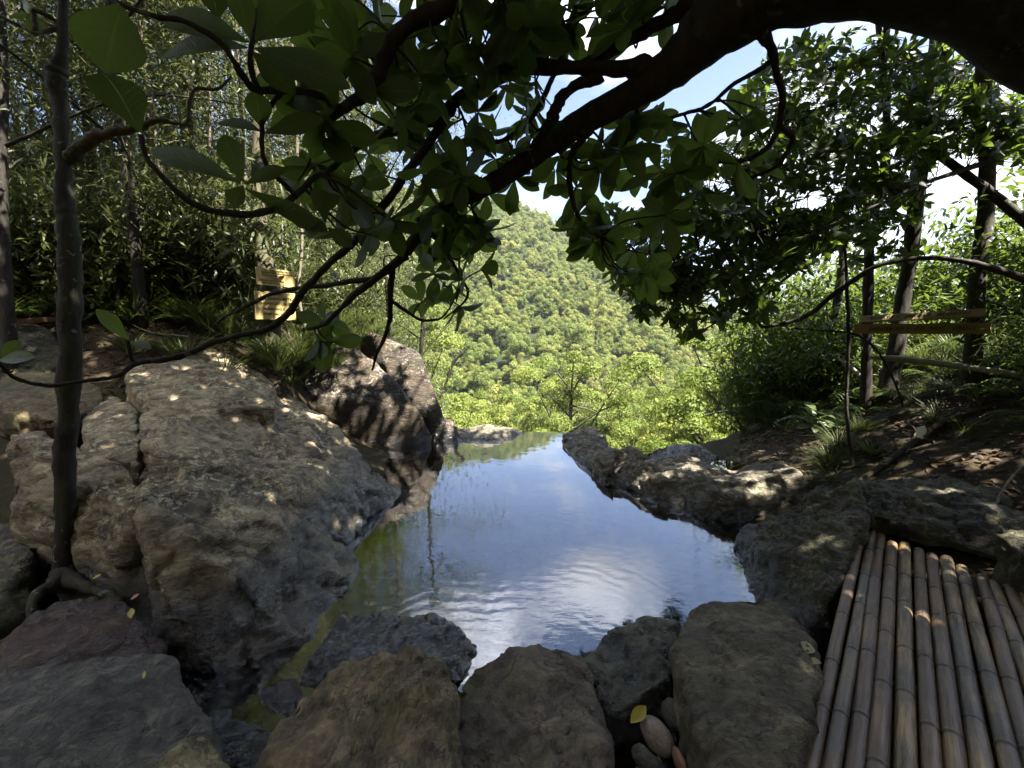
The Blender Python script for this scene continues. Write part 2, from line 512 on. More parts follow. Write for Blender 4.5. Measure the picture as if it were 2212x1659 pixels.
# ------------------------------------------------------------------ terrain
CT = np.array([
 (0,2.5,-.6),(.3,4,-.7),(-.5,5,-.5),(0,6,-.35),(1,3.5,-.6),(-.8,3.3,-.45),(.7,5,-.4),(.2,6.75,-.2),(.9,6.8,-.2),(-.8,6.8,-.2),(-1,4.6,-.25),(-.9,5.6,-.2),
 (0,8,-1.8),(0,10,-5),(-3,11,-2.5),(3,10,-4.5),(0,14,-10),(-4,14,-6.5),(5,14,-7),(1.6,8,-1.6),(2.6,8.5,-2.2),(-1.2,8.2,-.8),
 (0,1.5,-.35),(0,.5,-.25),(-.8,1.5,-.35),(-1.5,1.2,-.1),(.5,1.1,.02),(.9,1.2,-.05),(1.2,1.8,-.2),(0,-1,.2),(0,-2.5,1.0),(0,-6,4),(0,-10,8),(-4,-3,2.2),(4,-3,2.4),(-8,-6,5.5),(8,-6,6),(-8,-12,10),(8,-12,10),  # points behind the camera raised so unseen ground blocks sky light
 (-1.5,2.5,-.2),(-1.8,3.5,0),(-2,4.5,.4),(-1.5,5.5,0),(-2.6,2,-.1),(-3,3,.5),(-2.2,1.4,.0),
 (-3.0,5.25,1.45),(-2.9,4.5,.95),(-2.55,5.5,.55),(-2.1,5.9,.1),(-2.0,6.9,1.1),(-2.5,6.7,1.25),(-1.4,6.6,.0),(-3.5,5,1.70),(-4.6,4.9,1.75),(-4.6,4.0,1.25),(-3.6,3.5,.7),(-4.2,3.5,.85),(-4,2.8,.6),(-5,2,.8),(-5.6,4,1.7),(-6,5,2.4),(-6,8,2.6),(-9,6,3.5),(-12,10,4.6),(-10,2,3.2),(-4,8,1.8),(-3,9,.6),(-14,2,4.5),
 (1.6,2.6,0),(2.0,3.5,.0),(2.3,2.8,.15),(2.5,2,.2),(3.1,2.2,.45),(3.1,3.9,.40),(2.6,4.5,.2),(2.4,5.2,.0),(1.8,5.6,-.1),(4.1,5,.65),(4.1,4.2,.85),(3.5,3.1,.72),(4.5,2.5,1.2),(6,4,1.6),(5.5,6,1.2),(4.2,6.5,.5),
 (7,8,1.0),(9,5,2.2),(10,10,0),(6,10,-1.2),(4,7.6,-.8),(12,4,3),(3.0,6.4,-.1)], float)
_d = np.sqrt(((CT[:, None, :2] - CT[None, :, :2]) ** 2).sum(-1))
_W = np.linalg.solve(_d + np.eye(len(CT)) * -0.02, CT[:, 2] - 0.0)
def near_h(xy):
    out = np.zeros(len(xy))
    for i in range(0, len(xy), 20000):
        d = np.sqrt(((xy[i:i + 20000, None] - CT[None, :, :2]) ** 2).sum(-1))
        out[i:i + 20000] = d @ _W
    return out
def smooth01(x):
    x = np.clip(x, 0, 1); return x * x * (3 - 2 * x)
_T = [-6, -2, -1, -.6, 0, .10, .16, .317, .473, .58, .8, 1.5, 3, 8]
_E = [.3, .45, .42, .38, .275, .236, .220, .138, .010, -.012, -.06, -.06, .05, .1]
def far_h(xy):
    x, y = xy[:, 0], xy[:, 1]
    r = np.hypot(x, y) + 1e-6
    ca = np.clip(y / r, 0.16, 1)
    d = r * ca
    t = np.clip(x / d, -7, 7)
    e = np.interp(t, _T, _E)
    zr = 1.6 + e * 280
    s = np.clip((d - 80) / 200, 0, 1)
    base = np.interp(d, [0, 14, 26, 45, 80], [-8, -8, -13, -17, -17.5])
    z = base + (zr - base) * s ** 1.15
    bk = smooth01((-y / r + .05) / .5)
    z = z * (1 - bk) + (6 + 0.55 * np.minimum(r, 160)) * bk  # unseen slope added behind the camera to shut out sky light
    back = smooth01((d - 280) / 420)
    z = z * (1 - back) + (-45) * back
    hm = np.interp(t, [-1, 0, .25, .5, .8, 1.2, 2, 5], [150, 120, 170, 330, 420, 330, 260, 200])
    hm = hm * (1 + 0.35 * fbm(np.stack([t * 5, d * 0.0004, d * 0], 1), 4))
    z = z + hm * np.exp(-((d - 2500) / 620) ** 2) + 0.35 * hm * np.exp(-((d - 1250) / 300) ** 2) * np.interp(t, [.3, .7, 1.2], [0, .5, 1])
    q = np.stack([x, y, x * 0], 1)
    z = z + smooth01((d - 60) / 120) * 9 * fbm(q * 0.013, 4) * (1 - back) + back * 30 * fbm(q * 0.0021, 4)
    return z
def H(xy):
    xy = np.atleast_2d(np.asarray(xy, float))
    r = np.hypot(xy[:, 0], xy[:, 1])
    k = smooth01((r - 10) / 12)
    q = np.stack([xy[:, 0], xy[:, 1], xy[:, 0] * 0], 1)
    n = near_h(np.clip(xy, -22, 22)) + 0.045 * fbm(q * 1.1, 4) + 0.02 * fbm(q * 5, 3)
    return n * (1 - k) + far_h(xy) * k
def Hz(x, y): return float(H([[x, y]])[0])

def ground_mat():
    m = M('ground_soil'); p = m.pos()
    sp = m.n('ShaderNodeSeparateXYZ'); m.l(p, sp.inputs[0])
    n1 = m.noise(3.2, 8, 0.65, p, 0.5); n2 = m.noise(34, 6, 0.7, p)
    soil = m.ramp(m.math('ADD', m.math('MULTIPLY', n1, 0.6), m.math('MULTIPLY', n2, 0.4)), [(0.36, (0.010, 0.007, 0.004)), (0.52, (0.032, 0.021, 0.012)), (0.68, (0.080, 0.054, 0.032))])
    gr = m.ramp(m.noise(1.4, 6, 0.6, p), [(0.42, 0.0), (0.62, 1.0)])
    soil = m.mix(m.math('MULTIPLY', gr, 0.45), soil, (0.035, 0.045, 0.012))
    wood = m.ramp(m.noise(0.02, 8, 0.6, p), [(0.35, (0.010, 0.014, 0.006)), (0.6, (0.020, 0.028, 0.010)), (0.75, (0.036, 0.044, 0.016))])
    wood = m.mix(m.math('MULTIPLY', m.noise(0.35, 6, 0.7, p), 0.7), wood, (0.012, 0.02, 0.006))
    far = m.n('ShaderNodeVectorMath', operation='LENGTH'); m.l(p, far.inputs[0])
    k = m.ramp(m.math('DIVIDE', far.outputs['Value'], 40.0), [(0.25, 0.0), (0.40, 1.0)])
    bed = m.ramp(sp.outputs[2], [(0.0, 0.0), (0.01, 0.0)])
    c = m.mix(k, soil, wood)
    # pool bed: brown gravel below the waterline near the pool
    below = m.math('MULTIPLY', m.math('LESS_THAN', sp.outputs[2], 0.0), m.math('LESS_THAN', sp.outputs[1], 7.0))
    bedc = m.ramp(m.noise(5, 6, 0.6, p), [(0.35, (0.018, 0.013, 0.007)), (0.65, (0.062, 0.042, 0.020))])
    c = m.mix(below, c, bedc)
    nb = m.bump(m.math('ADD', n1, m.math('MULTIPLY', n2, 0.4)), 0.6, 0.05)
    return m.done(m.bsdf(c, 0.9, nb, 0.2))

nr, na = 230, 400
rs = 0.15 * (3300 / 0.15) ** (np.arange(nr) / (nr - 1))
an = np.linspace(0, 2 * math.pi, na, endpoint=False)
xy = np.stack([(rs[:, None] * np.sin(an)[None]).ravel(), (rs[:, None] * np.cos(an)[None]).ravel()], 1)
gz = H(xy)
gV = np.vstack([np.column_stack([xy, gz]), [[0, 0, gz[:na].mean()]]])
ii, kk = np.meshgrid(np.arange(nr - 1), np.arange(na), indexing='ij')
k2 = (kk + 1) % na
gF = np.stack([ii * na + kk, (ii + 1) * na + kk, (ii + 1) * na + k2, ii * na + k2], -1).reshape(-1, 4)
gT = np.stack([np.full(na, nr * na), np.arange(na), (np.arange(na) + 1) % na], 1)
GROUND = mk('ground', gV, [gF, gT], ground_mat())
tag(GROUND, 'brown forest soil running from the pool banks down into the valley', 'ground', kind='structure')

# ------------------------------------------------------------------ rocks
def pt(px, py, v):
    return P(px, py, float(v[1:])) if isinstance(v, str) else G(px, py, v)

def rock(name, label, lumps, mat, voxel=0.03, sm=4, amp=0.03, fs=2.0, strata=0.0, group=None, cat='rock', seed=0, pits=()):
    bm = bmesh.new()
    for pts, zb, fl in lumps:
        w3 = np.array([pt(*p) if not isinstance(p, np.ndarray) else p for p in pts])
        c = w3.mean(0)
        base = c + (w3 - c) * fl
        base[:, 2] = np.minimum(zb, w3[:, 2] - 0.03)
        vs = [bm.verts.new(v) for v in np.vstack([w3, base])]
        r = bmesh.ops.convex_hull(bm, input=vs)
        junk = [g for g in set(r['geom_interior']) | set(r['geom_unused']) if isinstance(g, bmesh.types.BMVert)]
        bmesh.ops.delete(bm, geom=junk, context='VERTS')
    bmesh.ops.recalc_face_normals(bm, faces=bm.faces)
    me = bpy.data.meshes.new(name + '_hull'); bm.to_mesh(me); bm.free()
    t = bpy.data.objects.new(name + '_hull', me); COL.objects.link(t)
    md = t.modifiers.new('r', 'REMESH'); md.mode = 'VOXEL'; md.voxel_size = voxel
    ms = t.modifiers.new('s', 'SMOOTH'); ms.factor = 0.5; ms.iterations = sm
    dg = bpy.context.evaluated_depsgraph_get()
    ev = bpy.data.meshes.new_from_object(t.evaluated_get(dg))
    n = len(ev.vertices)
    V = np.empty(n * 3); ev.vertices.foreach_get('co', V); V = V.reshape(-1, 3)
    N = np.empty(n * 3); ev.vertices.foreach_get('normal', N); N = N.reshape(-1, 3)
    o1 = seed * 13.7 + 3.3
    d = amp * 1.25 * fbm(V * fs + o1, 4, 0.52)
    cell = fbm(V * fs * 0.9 + o1 + 31, 2)
    d += amp * 0.8 * (np.round(cell * 2.5) / 2.5 - cell)
    ridg = 1 - np.abs(fbm(V * fs * 1.9 + o1 + 50, 3, 0.55)) * 2.2
    d -= amp * 1.1 * np.clip(ridg - 0.5, 0, 1)
    if strata:
        ax = unit(np.array([0.45, 0.25, 0.85]))
        warp = fbm(V * fs * 0.8 + o1, 3) * 0.12
        s = (V @ ax + warp) / strata
        fr = s - np.floor(s)
        d += amp * 0.5 * (np.abs(fr - 0.5) * 2 - 0.5) * (0.4 + 0.6 * np.clip(fbm(V * fs + 9 + o1, 2) + 0.5, 0, 1))
    d += amp * 0.12 * fbm(V * fs * 6 + o1, 3, 0.6)
    V = V + N * d[:, None]
    for (px, py, z, rad, dep) in pits:
        c = G(px, py, z)
        q = np.linalg.norm((V - c) * np.array([0.75, 1.0, 0.6]), axis=1)
        V[:, 2] -= dep * np.exp(-(q / rad) ** 4)
    c0 = V.mean(0); c0[2] = V[:, 2].min()
    V = V - c0
    ev.vertices.foreach_set('co', V.astype(np.float32).ravel())
    ev.polygons.foreach_set('use_smooth', np.ones(len(ev.polygons), bool))
    ev.materials.clear(); ev.materials.append(mat)
    ev.name = name; ev.update()
    bpy.data.objects.remove(t); bpy.data.meshes.remove(me)
    o = bpy.data.objects.new(name, ev); COL.objects.link(o); o.location = c0
    tag(o, label, cat, group)
    return o

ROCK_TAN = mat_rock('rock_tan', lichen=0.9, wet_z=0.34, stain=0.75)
ROCK_LEDGE = mat_rock('rock_ledge', dark=(0.06, 0.05, 0.038), mid=(0.17, 0.145, 0.108), light=(0.32, 0.275, 0.195), lichen=0.6, wet_z=0.07, stain=0.5, moss=0.25)
ROCK_BACK = mat_rock('rock_back', dark=(0.016, 0.010, 0.006), mid=(0.055, 0.036, 0.021), light=(0.13, 0.092, 0.058), lichen=0.5, lcol=(0.4, 0.38, 0.34), wet_z=0.10, stain=0.7, stcol=(0.03, 0.022, 0.018), moss=0.15)
ROCK_BROWN = mat_rock('rock_brown', dark=(0.035, 0.025, 0.013), mid=(0.17, 0.12, 0.062), light=(0.42, 0.31, 0.165), lichen=0.2, wet_z=0.02, stain=0.5, moss=0.45, stretch=(2.2, 1, 1), rot=(0.5, 0.9, 0.2))
ROCK_GREY = mat_rock('rock_grey', dark=(0.022, 0.020, 0.017), mid=(0.085, 0.078, 0.064), light=(0.20, 0.18, 0.14), lichen=0.15, wet_z=0.03, stain=0.5, stretch=(2.5, 1, 1.2), rot=(0.1, 0.3, 0.6), rough=0.6)
ROCK_PINK = mat_rock('rock_pink_brown', dark=(0.028, 0.021, 0.016), mid=(0.115, 0.086, 0.062), light=(0.27, 0.205, 0.15), lichen=0.08, wet_z=0.03, stain=0.45, moss=0.3)
ROCK_FLAT = mat_rock('rock_flat', dark=(0.035, 0.028, 0.018), mid=(0.14, 0.113, 0.070), light=(0.33, 0.27, 0.17), lichen=0.15, wet_z=0.05, stain=0.45, moss=0.12, stretch=(1.0, 2.2, 1.5), rot=(0.2, 0.1, 0.7))
ROCK_RED = mat_rock('rock_red', dark=(0.02, 0.009, 0.007), mid=(0.085, 0.036, 0.022), light=(0.24, 0.12, 0.05), lichen=0.0, allwet=0.7, stain=0.5, stcol=(0.03, 0.012, 0.014))
ROCK_WET = mat_rock('rock_wet', dark=(0.01, 0.01, 0.011), mid=(0.035, 0.034, 0.034), light=(0.09, 0.088, 0.085), lichen=0.0, allwet=1.0, stain=0.5, bumpk=1.0, coat=1.0, cbump=0.22)
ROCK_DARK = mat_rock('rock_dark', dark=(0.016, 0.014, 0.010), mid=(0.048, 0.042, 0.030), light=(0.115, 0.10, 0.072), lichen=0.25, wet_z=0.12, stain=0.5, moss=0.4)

rock('boulder', 'big pale tan lichen spotted boulder sloping into the left side of the pool', [
    ([(277, 800, 1.25), (350, 772, 1.36), (433, 752, 1.42), (510, 765, 1.34), (593, 824, 1.04), (600, 880, .92), (440, 880, 1.0), (300, 890, .98)], -0.3, 1.0),
    ([(300, 872, .98), (460, 850, 1.06), (593, 832, .98), (662, 870, .76), (705, 922, .52), (745, 955, .38), (795, 985, .25), (858, 1050, .05), (842, 1092, .02), (755, 1158, .05), (300, 1000, .84), (420, 1080, .68), (620, 1090, .40)], -0.6, 1.0),
    ([(300, 1000, .84), (306, 1110, .72), (308, 1240, .50), (420, 1150, .62), (560, 1120, .50), (700, 1130, .24), (772, 1205, .02), (742, 1306, -.03), (695, 1420, -.1), (600, 1495, -.15), (480, 1470, -.02), (395, 1380, .18), (350, 1330, .30)], -0.6, 1.0)],
    ROCK_TAN, 0.022, 5, 0.055, 1.6, 0.22, cat='boulder', seed=1,
    pits=[(597, 1018, .50, .075, .16), (568, 985, .6, .16, .06), (540, 915, .85, .07, .07), (600, 910, .78, .05, .05), (330, 985, .86, .12, .14)])
rock('boulder', 'rounded tan rock just right of the slim tree trunk', [
    ([(178, 856, .98), (240, 852, 1.03), (288, 876, 1.0), (304, 918, .93), (302, 1000, .8), (220, 985, .82), (178, 940, .88)], 0.1, 1.0)],
    ROCK_TAN, 0.022, 5, 0.03, 2.6, 0.15, cat='boulder', seed=2)
rock('boulder', 'broad tan slab behind the foot of the slim tree', [
    ([(15, 935, 1.0), (100, 925, .98), (190, 958, .92), (275, 990, .86), (303, 1050, .76), (303, 1115, .66), (265, 1190, .5), (200, 1165, .52), (100, 1100, .6), (10, 1080, .66)], 0.22, 0.85)],
    ROCK_TAN, 0.022, 5, 0.035, 2.4, 0.15, cat='boulder', seed=3)
rock('boulder', 'round brown boulder above a dark hollow behind the slim tree', [
    ([(-60, 850, 'd3.3'), (0, 805, 'd3.6'), (70, 795, 'd3.8'), (160, 805, 'd3.9'), (222, 832, 'd3.8'), (238, 878, 'd3.6'), (150, 908, 'd3.3'), (40, 905, 'd3.2')], 0.75, 0.8)],
    ROCK_BROWN, 0.03, 6, 0.03, 2.0, cat='boulder', seed=4)
rock('boulder', 'dark grey block under the grassy bank at the left edge', [
    ([(-80, 690, 'd4.0'), (20, 690, 'd4.3'), (110, 705, 'd4.4'), (170, 760, 'd4.3'), (180, 820, 'd4.2'), (60, 820, 'd3.9'), (-80, 800, 'd3.8')], 0.7, 1.0)],
    ROCK_DARK, 0.035, 5, 0.04, 1.8, cat='boulder', seed=5)
rock('boulder', 'dim mossy stone at the left edge beside the slim tree foot', [
    ([(-70, 1100, .5), (30, 1120, .5), (75, 1190, .42), (70, 1330, .2), (-70, 1380, .25)], -0.2, 1.0)],
    ROCK_DARK, 0.025, 5, 0.03, 2.5, cat='boulder', seed=6)
rock('boulder', 'dark shadowed rock with a mossy top below the tan slabs', [
    ([(180, 1150, .42), (300, 1120, .55), (330, 1230, .4), (300, 1290, .25), (200, 1270, .25), (120, 1240, .3)], -0.3, 1.0)],
    ROCK_DARK, 0.025, 5, 0.03, 2.5, cat='boulder', seed=7)
rock('boulder', 'wet rust red boulder under the tree roots', [
    ([(-60, 1420, .30), (60, 1335, .34), (140, 1302, .37), (187, 1290, .38), (245, 1283, .36), (295, 1332, .30), (362, 1405, .18), (300, 1455, .2), (100, 1480, .26)], -0.3, 1.0)],
    ROCK_RED, 0.016, 5, 0.022, 3.2, cat='boulder', seed=8)
rock('boulder', 'smooth grey boulder filling the bottom left corner', [
    ([(-80, 1440, .40), (100, 1460, .40), (233, 1413, .37), (345, 1400, .33), (384, 1415, .31), (434, 1500, .27), (470, 1580, .25), (465, 1650, .27), (390, 1740, .34), (-80, 1820, .48)], -0.4, 1.0)],
    ROCK_GREY, 0.014, 5, 0.022, 2.8, cat='boulder', seed=9)
rock('boulder', 'small yellowish rock tip at the bottom edge beside the stream gap', [
    ([(285, 1670, .46), (350, 1628, .49), (428, 1583, .48), (469, 1618, .45), (508, 1668, .43), (500, 1740, .44), (300, 1740, .46)], -0.1, 1.0)],
    mat_rock('rock_yellow', dark=(0.10, 0.085, 0.04), mid=(0.25, 0.21, 0.10), light=(0.42, 0.36, 0.18), lichen=0.3, wet=0.0, stain=0.3), 0.012, 4, 0.016, 4, cat='rock', seed=10)
rock('boulder', 'golden brown mossy boulder with a ridged face at the bottom left of centre', [
    ([(525, 1670, .28), (580, 1600, .28), (633, 1512, .28), (737, 1422, .28), (820, 1408, .31), (903, 1398, .34), (946, 1413, .33), (968, 1455, .30), (986, 1560, .30), (992, 1620, .32), (985, 1770, .4), (480, 1770, .33)], -0.4, 0.95)],
    ROCK_BROWN, 0.013, 4, 0.032, 2.8, 0.10, cat='boulder', seed=11)
rock('rock', 'green mossy lobe leaning against the golden brown boulder', [
    ([(940, 1425, .2), (1002, 1478, .19), (1060, 1540, .15), (1073, 1592, .11), (1005, 1610, .1), (965, 1560, .2)], -0.3, 1.0)],
    mat_rock('rock_mossy', dark=(0.04, 0.036, 0.022), mid=(0.10, 0.09, 0.055), light=(0.18, 0.16, 0.10), lichen=0.1, wet=0, moss=0.9), 0.012, 4, 0.025, 4, cat='rock', seed=12)
rock('boulder', 'dull pinkish brown boulder at the bottom centre of the pool edge', [
    ([(995, 1472, .15), (1020, 1444, .17), (1097, 1413, .2), (1164, 1400, .21), (1207, 1409, .2), (1258, 1412, .19), (1292, 1470, .2), (1322, 1540, .18), (1325, 1650, .22), (1315, 1770, .3), (985, 1770, .25), (980, 1600, .2)], -0.4, 0.95)],
    ROCK_PINK, 0.013, 4, 0.032, 2.8, cat='boulder', seed=13)
rock('boulder', 'dark mossy boulder between the pinkish boulder and the flat topped one', [
    ([(1255, 1409, .13), (1287, 1388, .14), (1330, 1368, .15), (1387, 1335, .15), (1437, 1324, .15), (1462, 1338, .14), (1468, 1440, .14), (1404, 1495, .17), (1318, 1545, .15)], -0.4, 0.92)],
    ROCK_DARK, 0.013, 4, 0.03, 3.2, cat='boulder', seed=14)
rock('boulder', 'large flat topped olive brown boulder left of the bamboo platform', [
    ([(1462, 1400, .3), (1475, 1322, .28), (1508, 1304, .28), (1562, 1290, .28), (1662, 1290, .28), (1710, 1318, .3), (1744, 1366, .31), (1755, 1406, .32), (1776, 1456, .33), (1755, 1545, .35), (1710, 1605, .35), (1688, 1668, .36), (1684, 1770, .42), (1585, 1770, .4), (1506, 1590, .32), (1483, 1523, .31)], -0.5, 0.93)],
    ROCK_FLAT, 0.013, 4, 0.022, 2.6, 0.12, cat='boulder', seed=15)
rock('rock', 'shiny wet black rock half in the water at the near left of the pool', [
    ([(640, 1480, .0), (690, 1400, .05), (740, 1330, .05), (800, 1333, .09), (850, 1325, .1), (920, 1331, .1), (978, 1340, .07), (1008, 1368, .05), (1027, 1402, .0), (1010, 1470, .0), (960, 1470, .08), (760, 1430, .12)], -0.4, 1.0)],
    ROCK_WET, 0.011, 3, 0.026, 4.5, cat='rock', seed=16)
rock('rock', 'small wet brown stone in the dark stream gap', [
    ([(560, 1490, .02), (600, 1465, .05), (640, 1458, .04), (655, 1490, .02), (620, 1530, .02), (570, 1530, .0)], -0.3, 1.0)],
    ROCK_RED, 0.01, 3, 0.014, 6, cat='rock', seed=17)
rock('rock', 'low black wet stones along the foot of the big tan boulder', [
    ([(470, 1520, -.02), (540, 1560, .02), (600, 1600, .04), (560, 1680, .05), (480, 1640, .06), (450, 1560, .02)], -0.3, 1.0)],
    ROCK_WET, 0.012, 3, 0.022, 5, cat='rock', seed=37)
rock('boulder', 'dark brown wall like boulder with a cracked slab at the far left of the pool', [
    ([(640, 850, 'd5.5'), (655, 775, 'd5.9'), (737, 730, 'd6.2'), (800, 770, 'd6.2'), (860, 830, 'd6.05'), (905, 885, 'd6.0'), (940, 950, 0.03), (827, 966, 0.0), (700, 955, .1)], -0.5, 1.0),
    ([(775, 722, 'd6.9'), (804, 716, 'd6.7'), (872, 748, 'd6.6'), (911, 768, 'd6.6'), (918, 800, 'd6.6'), (931, 823, 'd6.5'), (938, 883, 'd6.4'), (956, 903, 'd6.4'), (975, 950, 0.02), (840, 800, 'd6.4'), (900, 760, 'd7.3')], -0.5, 1.0),
    ([(950, 903, .28), (972, 902, .27), (992, 922, .18), (994, 950, -.02), (950, 958, -.02)], -0.4, 1.0)],
    ROCK_BACK, 0.03, 5, 0.022, 1.8, cat='boulder', seed=18)
rock('rock', 'low grey rock sill on the left of the waterfall lip', [
    ([(985, 924, .13), (1054, 917, .17), (1106, 922, .13), (1136, 930, .03), (1109, 949, -.03), (1072, 962, -.03), (985, 955, -.02)], -0.5, 1.0)],
    ROCK_LEDGE, 0.02, 3, 0.022, 3, cat='rock', seed=19)
rock('boulder', 'long wavy grey ledge rock on the right side of the pool', [
    ([(1217, 938, .1), (1255, 922, .23), (1289, 922, .26), (1314, 948, .26), (1232, 986, .0), (1258, 1014, -.03), (1330, 1000, .22), (1300, 1044, -.03)], -0.5, 1.0),
    ([(1300, 955, .24), (1334, 972, .27), (1390, 995, .27), (1258, 1014, -.03), (1302, 1044, -.03), (1368, 1068, -.03), (1450, 1040, .2)], -0.5, 1.0),
    ([(1387, 998, .24), (1440, 985, .28), (1480, 985, .28), (1510, 998, .25), (1552, 1018, .21), (1605, 1022, .20), (1368, 1068, -.03), (1435, 1104, -.03), (1530, 1135, -.03), (1600, 1080, .2)], -0.5, 1.0),
    ([(1598, 1018, .23), (1633, 990, .38), (1662, 981, .43), (1692, 985, .43), (1716, 1010, .40), (1748, 1046, .3), (1704, 1062, .2), (1662, 1090, .1), (1588, 1138, -.03), (1530, 1135, -.03), (1560, 1050, .22)], -0.5, 1.0)],
    ROCK_LEDGE, 0.02, 4, 0.032, 2.6, 0.14, cat='boulder', seed=20)
rock('rock', 'sunlit tan rock behind the wavy ledge above the drop', [
    ([(1390, 975, .17), (1430, 960, .24), (1475, 956, .28), (1522, 962, .28), (1556, 985, .22), (1540, 1002, .15), (1400, 992, .12)], -1.0, 1.0)],
    ROCK_TAN, 0.02, 4, 0.025, 3, cat='rock', seed=21)
rock('rock', 'small brown rock in the trickle behind the ledge tip', [
    ([(1335, 972, .16), (1360, 962, .2), (1385, 972, .18), (1400, 990, .14), (1350, 988, .12)], -0.8, 1.0)],
    ROCK_BROWN, 0.014, 3, 0.012, 5, cat='rock', seed=22)
rock('boulder', 'pale grassy outcrop at the right edge of the drop', [
    ([(1606, 985, 'd5.6'), (1608, 945, 'd5.8'), (1655, 908, 'd6.0'), (1700, 905, 'd6.2'), (1760, 960, 'd5.6'), (1690, 990, 'd5.2')], -1.5, 1.15)],
    mat_rock('rock_outcrop', lichen=0.5, wet=0.0, moss=0.4), 0.03, 4, 0.05, 2.6, cat='boulder', seed=23)
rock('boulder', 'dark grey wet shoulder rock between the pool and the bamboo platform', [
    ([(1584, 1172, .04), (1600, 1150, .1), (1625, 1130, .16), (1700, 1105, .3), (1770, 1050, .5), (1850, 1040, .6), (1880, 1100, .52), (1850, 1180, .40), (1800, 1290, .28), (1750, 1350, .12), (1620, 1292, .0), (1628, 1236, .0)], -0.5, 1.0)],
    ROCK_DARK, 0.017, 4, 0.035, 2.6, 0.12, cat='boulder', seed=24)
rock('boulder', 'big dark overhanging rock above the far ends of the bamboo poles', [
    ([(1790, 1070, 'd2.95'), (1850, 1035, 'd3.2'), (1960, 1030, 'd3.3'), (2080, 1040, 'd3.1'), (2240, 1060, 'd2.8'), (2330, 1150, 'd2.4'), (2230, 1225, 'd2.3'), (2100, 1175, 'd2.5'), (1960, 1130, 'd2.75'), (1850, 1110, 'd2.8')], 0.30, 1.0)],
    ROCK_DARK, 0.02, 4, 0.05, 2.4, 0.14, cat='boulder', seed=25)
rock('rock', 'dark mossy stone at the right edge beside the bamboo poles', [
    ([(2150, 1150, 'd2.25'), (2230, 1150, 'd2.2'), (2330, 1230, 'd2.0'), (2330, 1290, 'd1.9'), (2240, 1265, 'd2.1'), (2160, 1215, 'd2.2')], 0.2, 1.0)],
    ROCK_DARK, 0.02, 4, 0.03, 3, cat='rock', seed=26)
rock('stone', 'round grey brown stone beside the right end of the ledge', [
    ([(1702, 1090, .12), (1708, 1066, .22), (1735, 1055, .26), (1762, 1068, .25), (1765, 1095, .18), (1735, 1112, .1)], 0.0, 0.9)],
    ROCK_BROWN, 0.012, 6, 0.012, 6, cat='stone', seed=27)
rock('stone', 'small reddish brown stone wedged against the right ledge', [
    ([(1661, 1098, .1), (1668, 1084, .15), (1685, 1078, .16), (1703, 1090, .12), (1700, 1103, .08), (1675, 1106, .08)], 0.0, 0.9)],
    mat_rock('rock_brick', dark=(0.10, 0.045, 0.03), mid=(0.20, 0.10, 0.065), light=(0.28, 0.16, 0.11), lichen=0.0, wet=0, stain=0.2), 0.008, 5, 0.006, 8, cat='stone', seed=28)

def pebble(label, px, py, z, axes, rot, mat, seed, amp=0.05):
    bm = bmesh.new(); bmesh.ops.create_icosphere(bm, subdivisions=5, radius=1)
    V = np.array([v.co for v in bm.verts])
    nrm = V.copy()
    V = V * (1 + amp * 2.2 * fbm(nrm * 0.9 + seed * 5, 2) + amp * 0.5 * fbm(nrm * 4 + seed, 3))[:, None]
    V = V * np.array(axes)
    Rm = np.array(Matrix.Rotation(R(rot[2]), 3, 'Z') @ Matrix.Rotation(R(rot[0]), 3, 'X') @ Matrix.Rotation(R(rot[1]), 3, 'Y'))
    V = V @ Rm.T
    for v, c in zip(bm.verts, V): v.co = c
    for f in bm.faces: f.smooth = True
    me = bpy.data.meshes.new('stone'); bm.to_mesh(me); bm.free(); me.materials.append(mat)
    o = bpy.data.objects.new('stone', me); COL.objects.link(o); o.location = G(px, py, z)
    return tag(o, label, 'stone')
PEB = mat_rock('pebble', dark=(0.11, 0.08, 0.055), mid=(0.19, 0.145, 0.105), light=(0.26, 0.20, 0.15), lichen=0.0, wet=0, stain=0.15, bumpk=0.3, rough=0.6)
PEBD = mat_rock('pebble_dark', dark=(0.035, 0.033, 0.024), mid=(0.06, 0.057, 0.04), light=(0.10, 0.092, 0.065), lichen=0.0, wet=0, stain=0.3, bumpk=0.5)
PEBO = mat_rock('pebble_orange', dark=(0.13, 0.06, 0.03), mid=(0.22, 0.11, 0.06), light=(0.3, 0.17, 0.1), lichen=0.0, wet=0, stain=0.15, bumpk=0.4)
pebble('smooth oval tan cobble in the gap beside the yellow leaf', 1420, 1590, .12, (.043, .073, .05), (0, 0, -155), PEB, 3)
pebble('pointed brown stone at the bottom edge of the gap', 1400, 1645, .17, (.055, .03, .035), (0, 20, -35), PEBD, 4, 0.12)
pebble('narrow orange stone at the bottom of the gap beside the flat boulder', 1470, 1650, .14, (.016, .055, .03), (0, 0, 5), PEBO, 5)
pebble('dark olive cobble wedged deep in the gap', 1455, 1545, .10, (.04, .06, .05), (0, 0, 12), PEBD, 6)

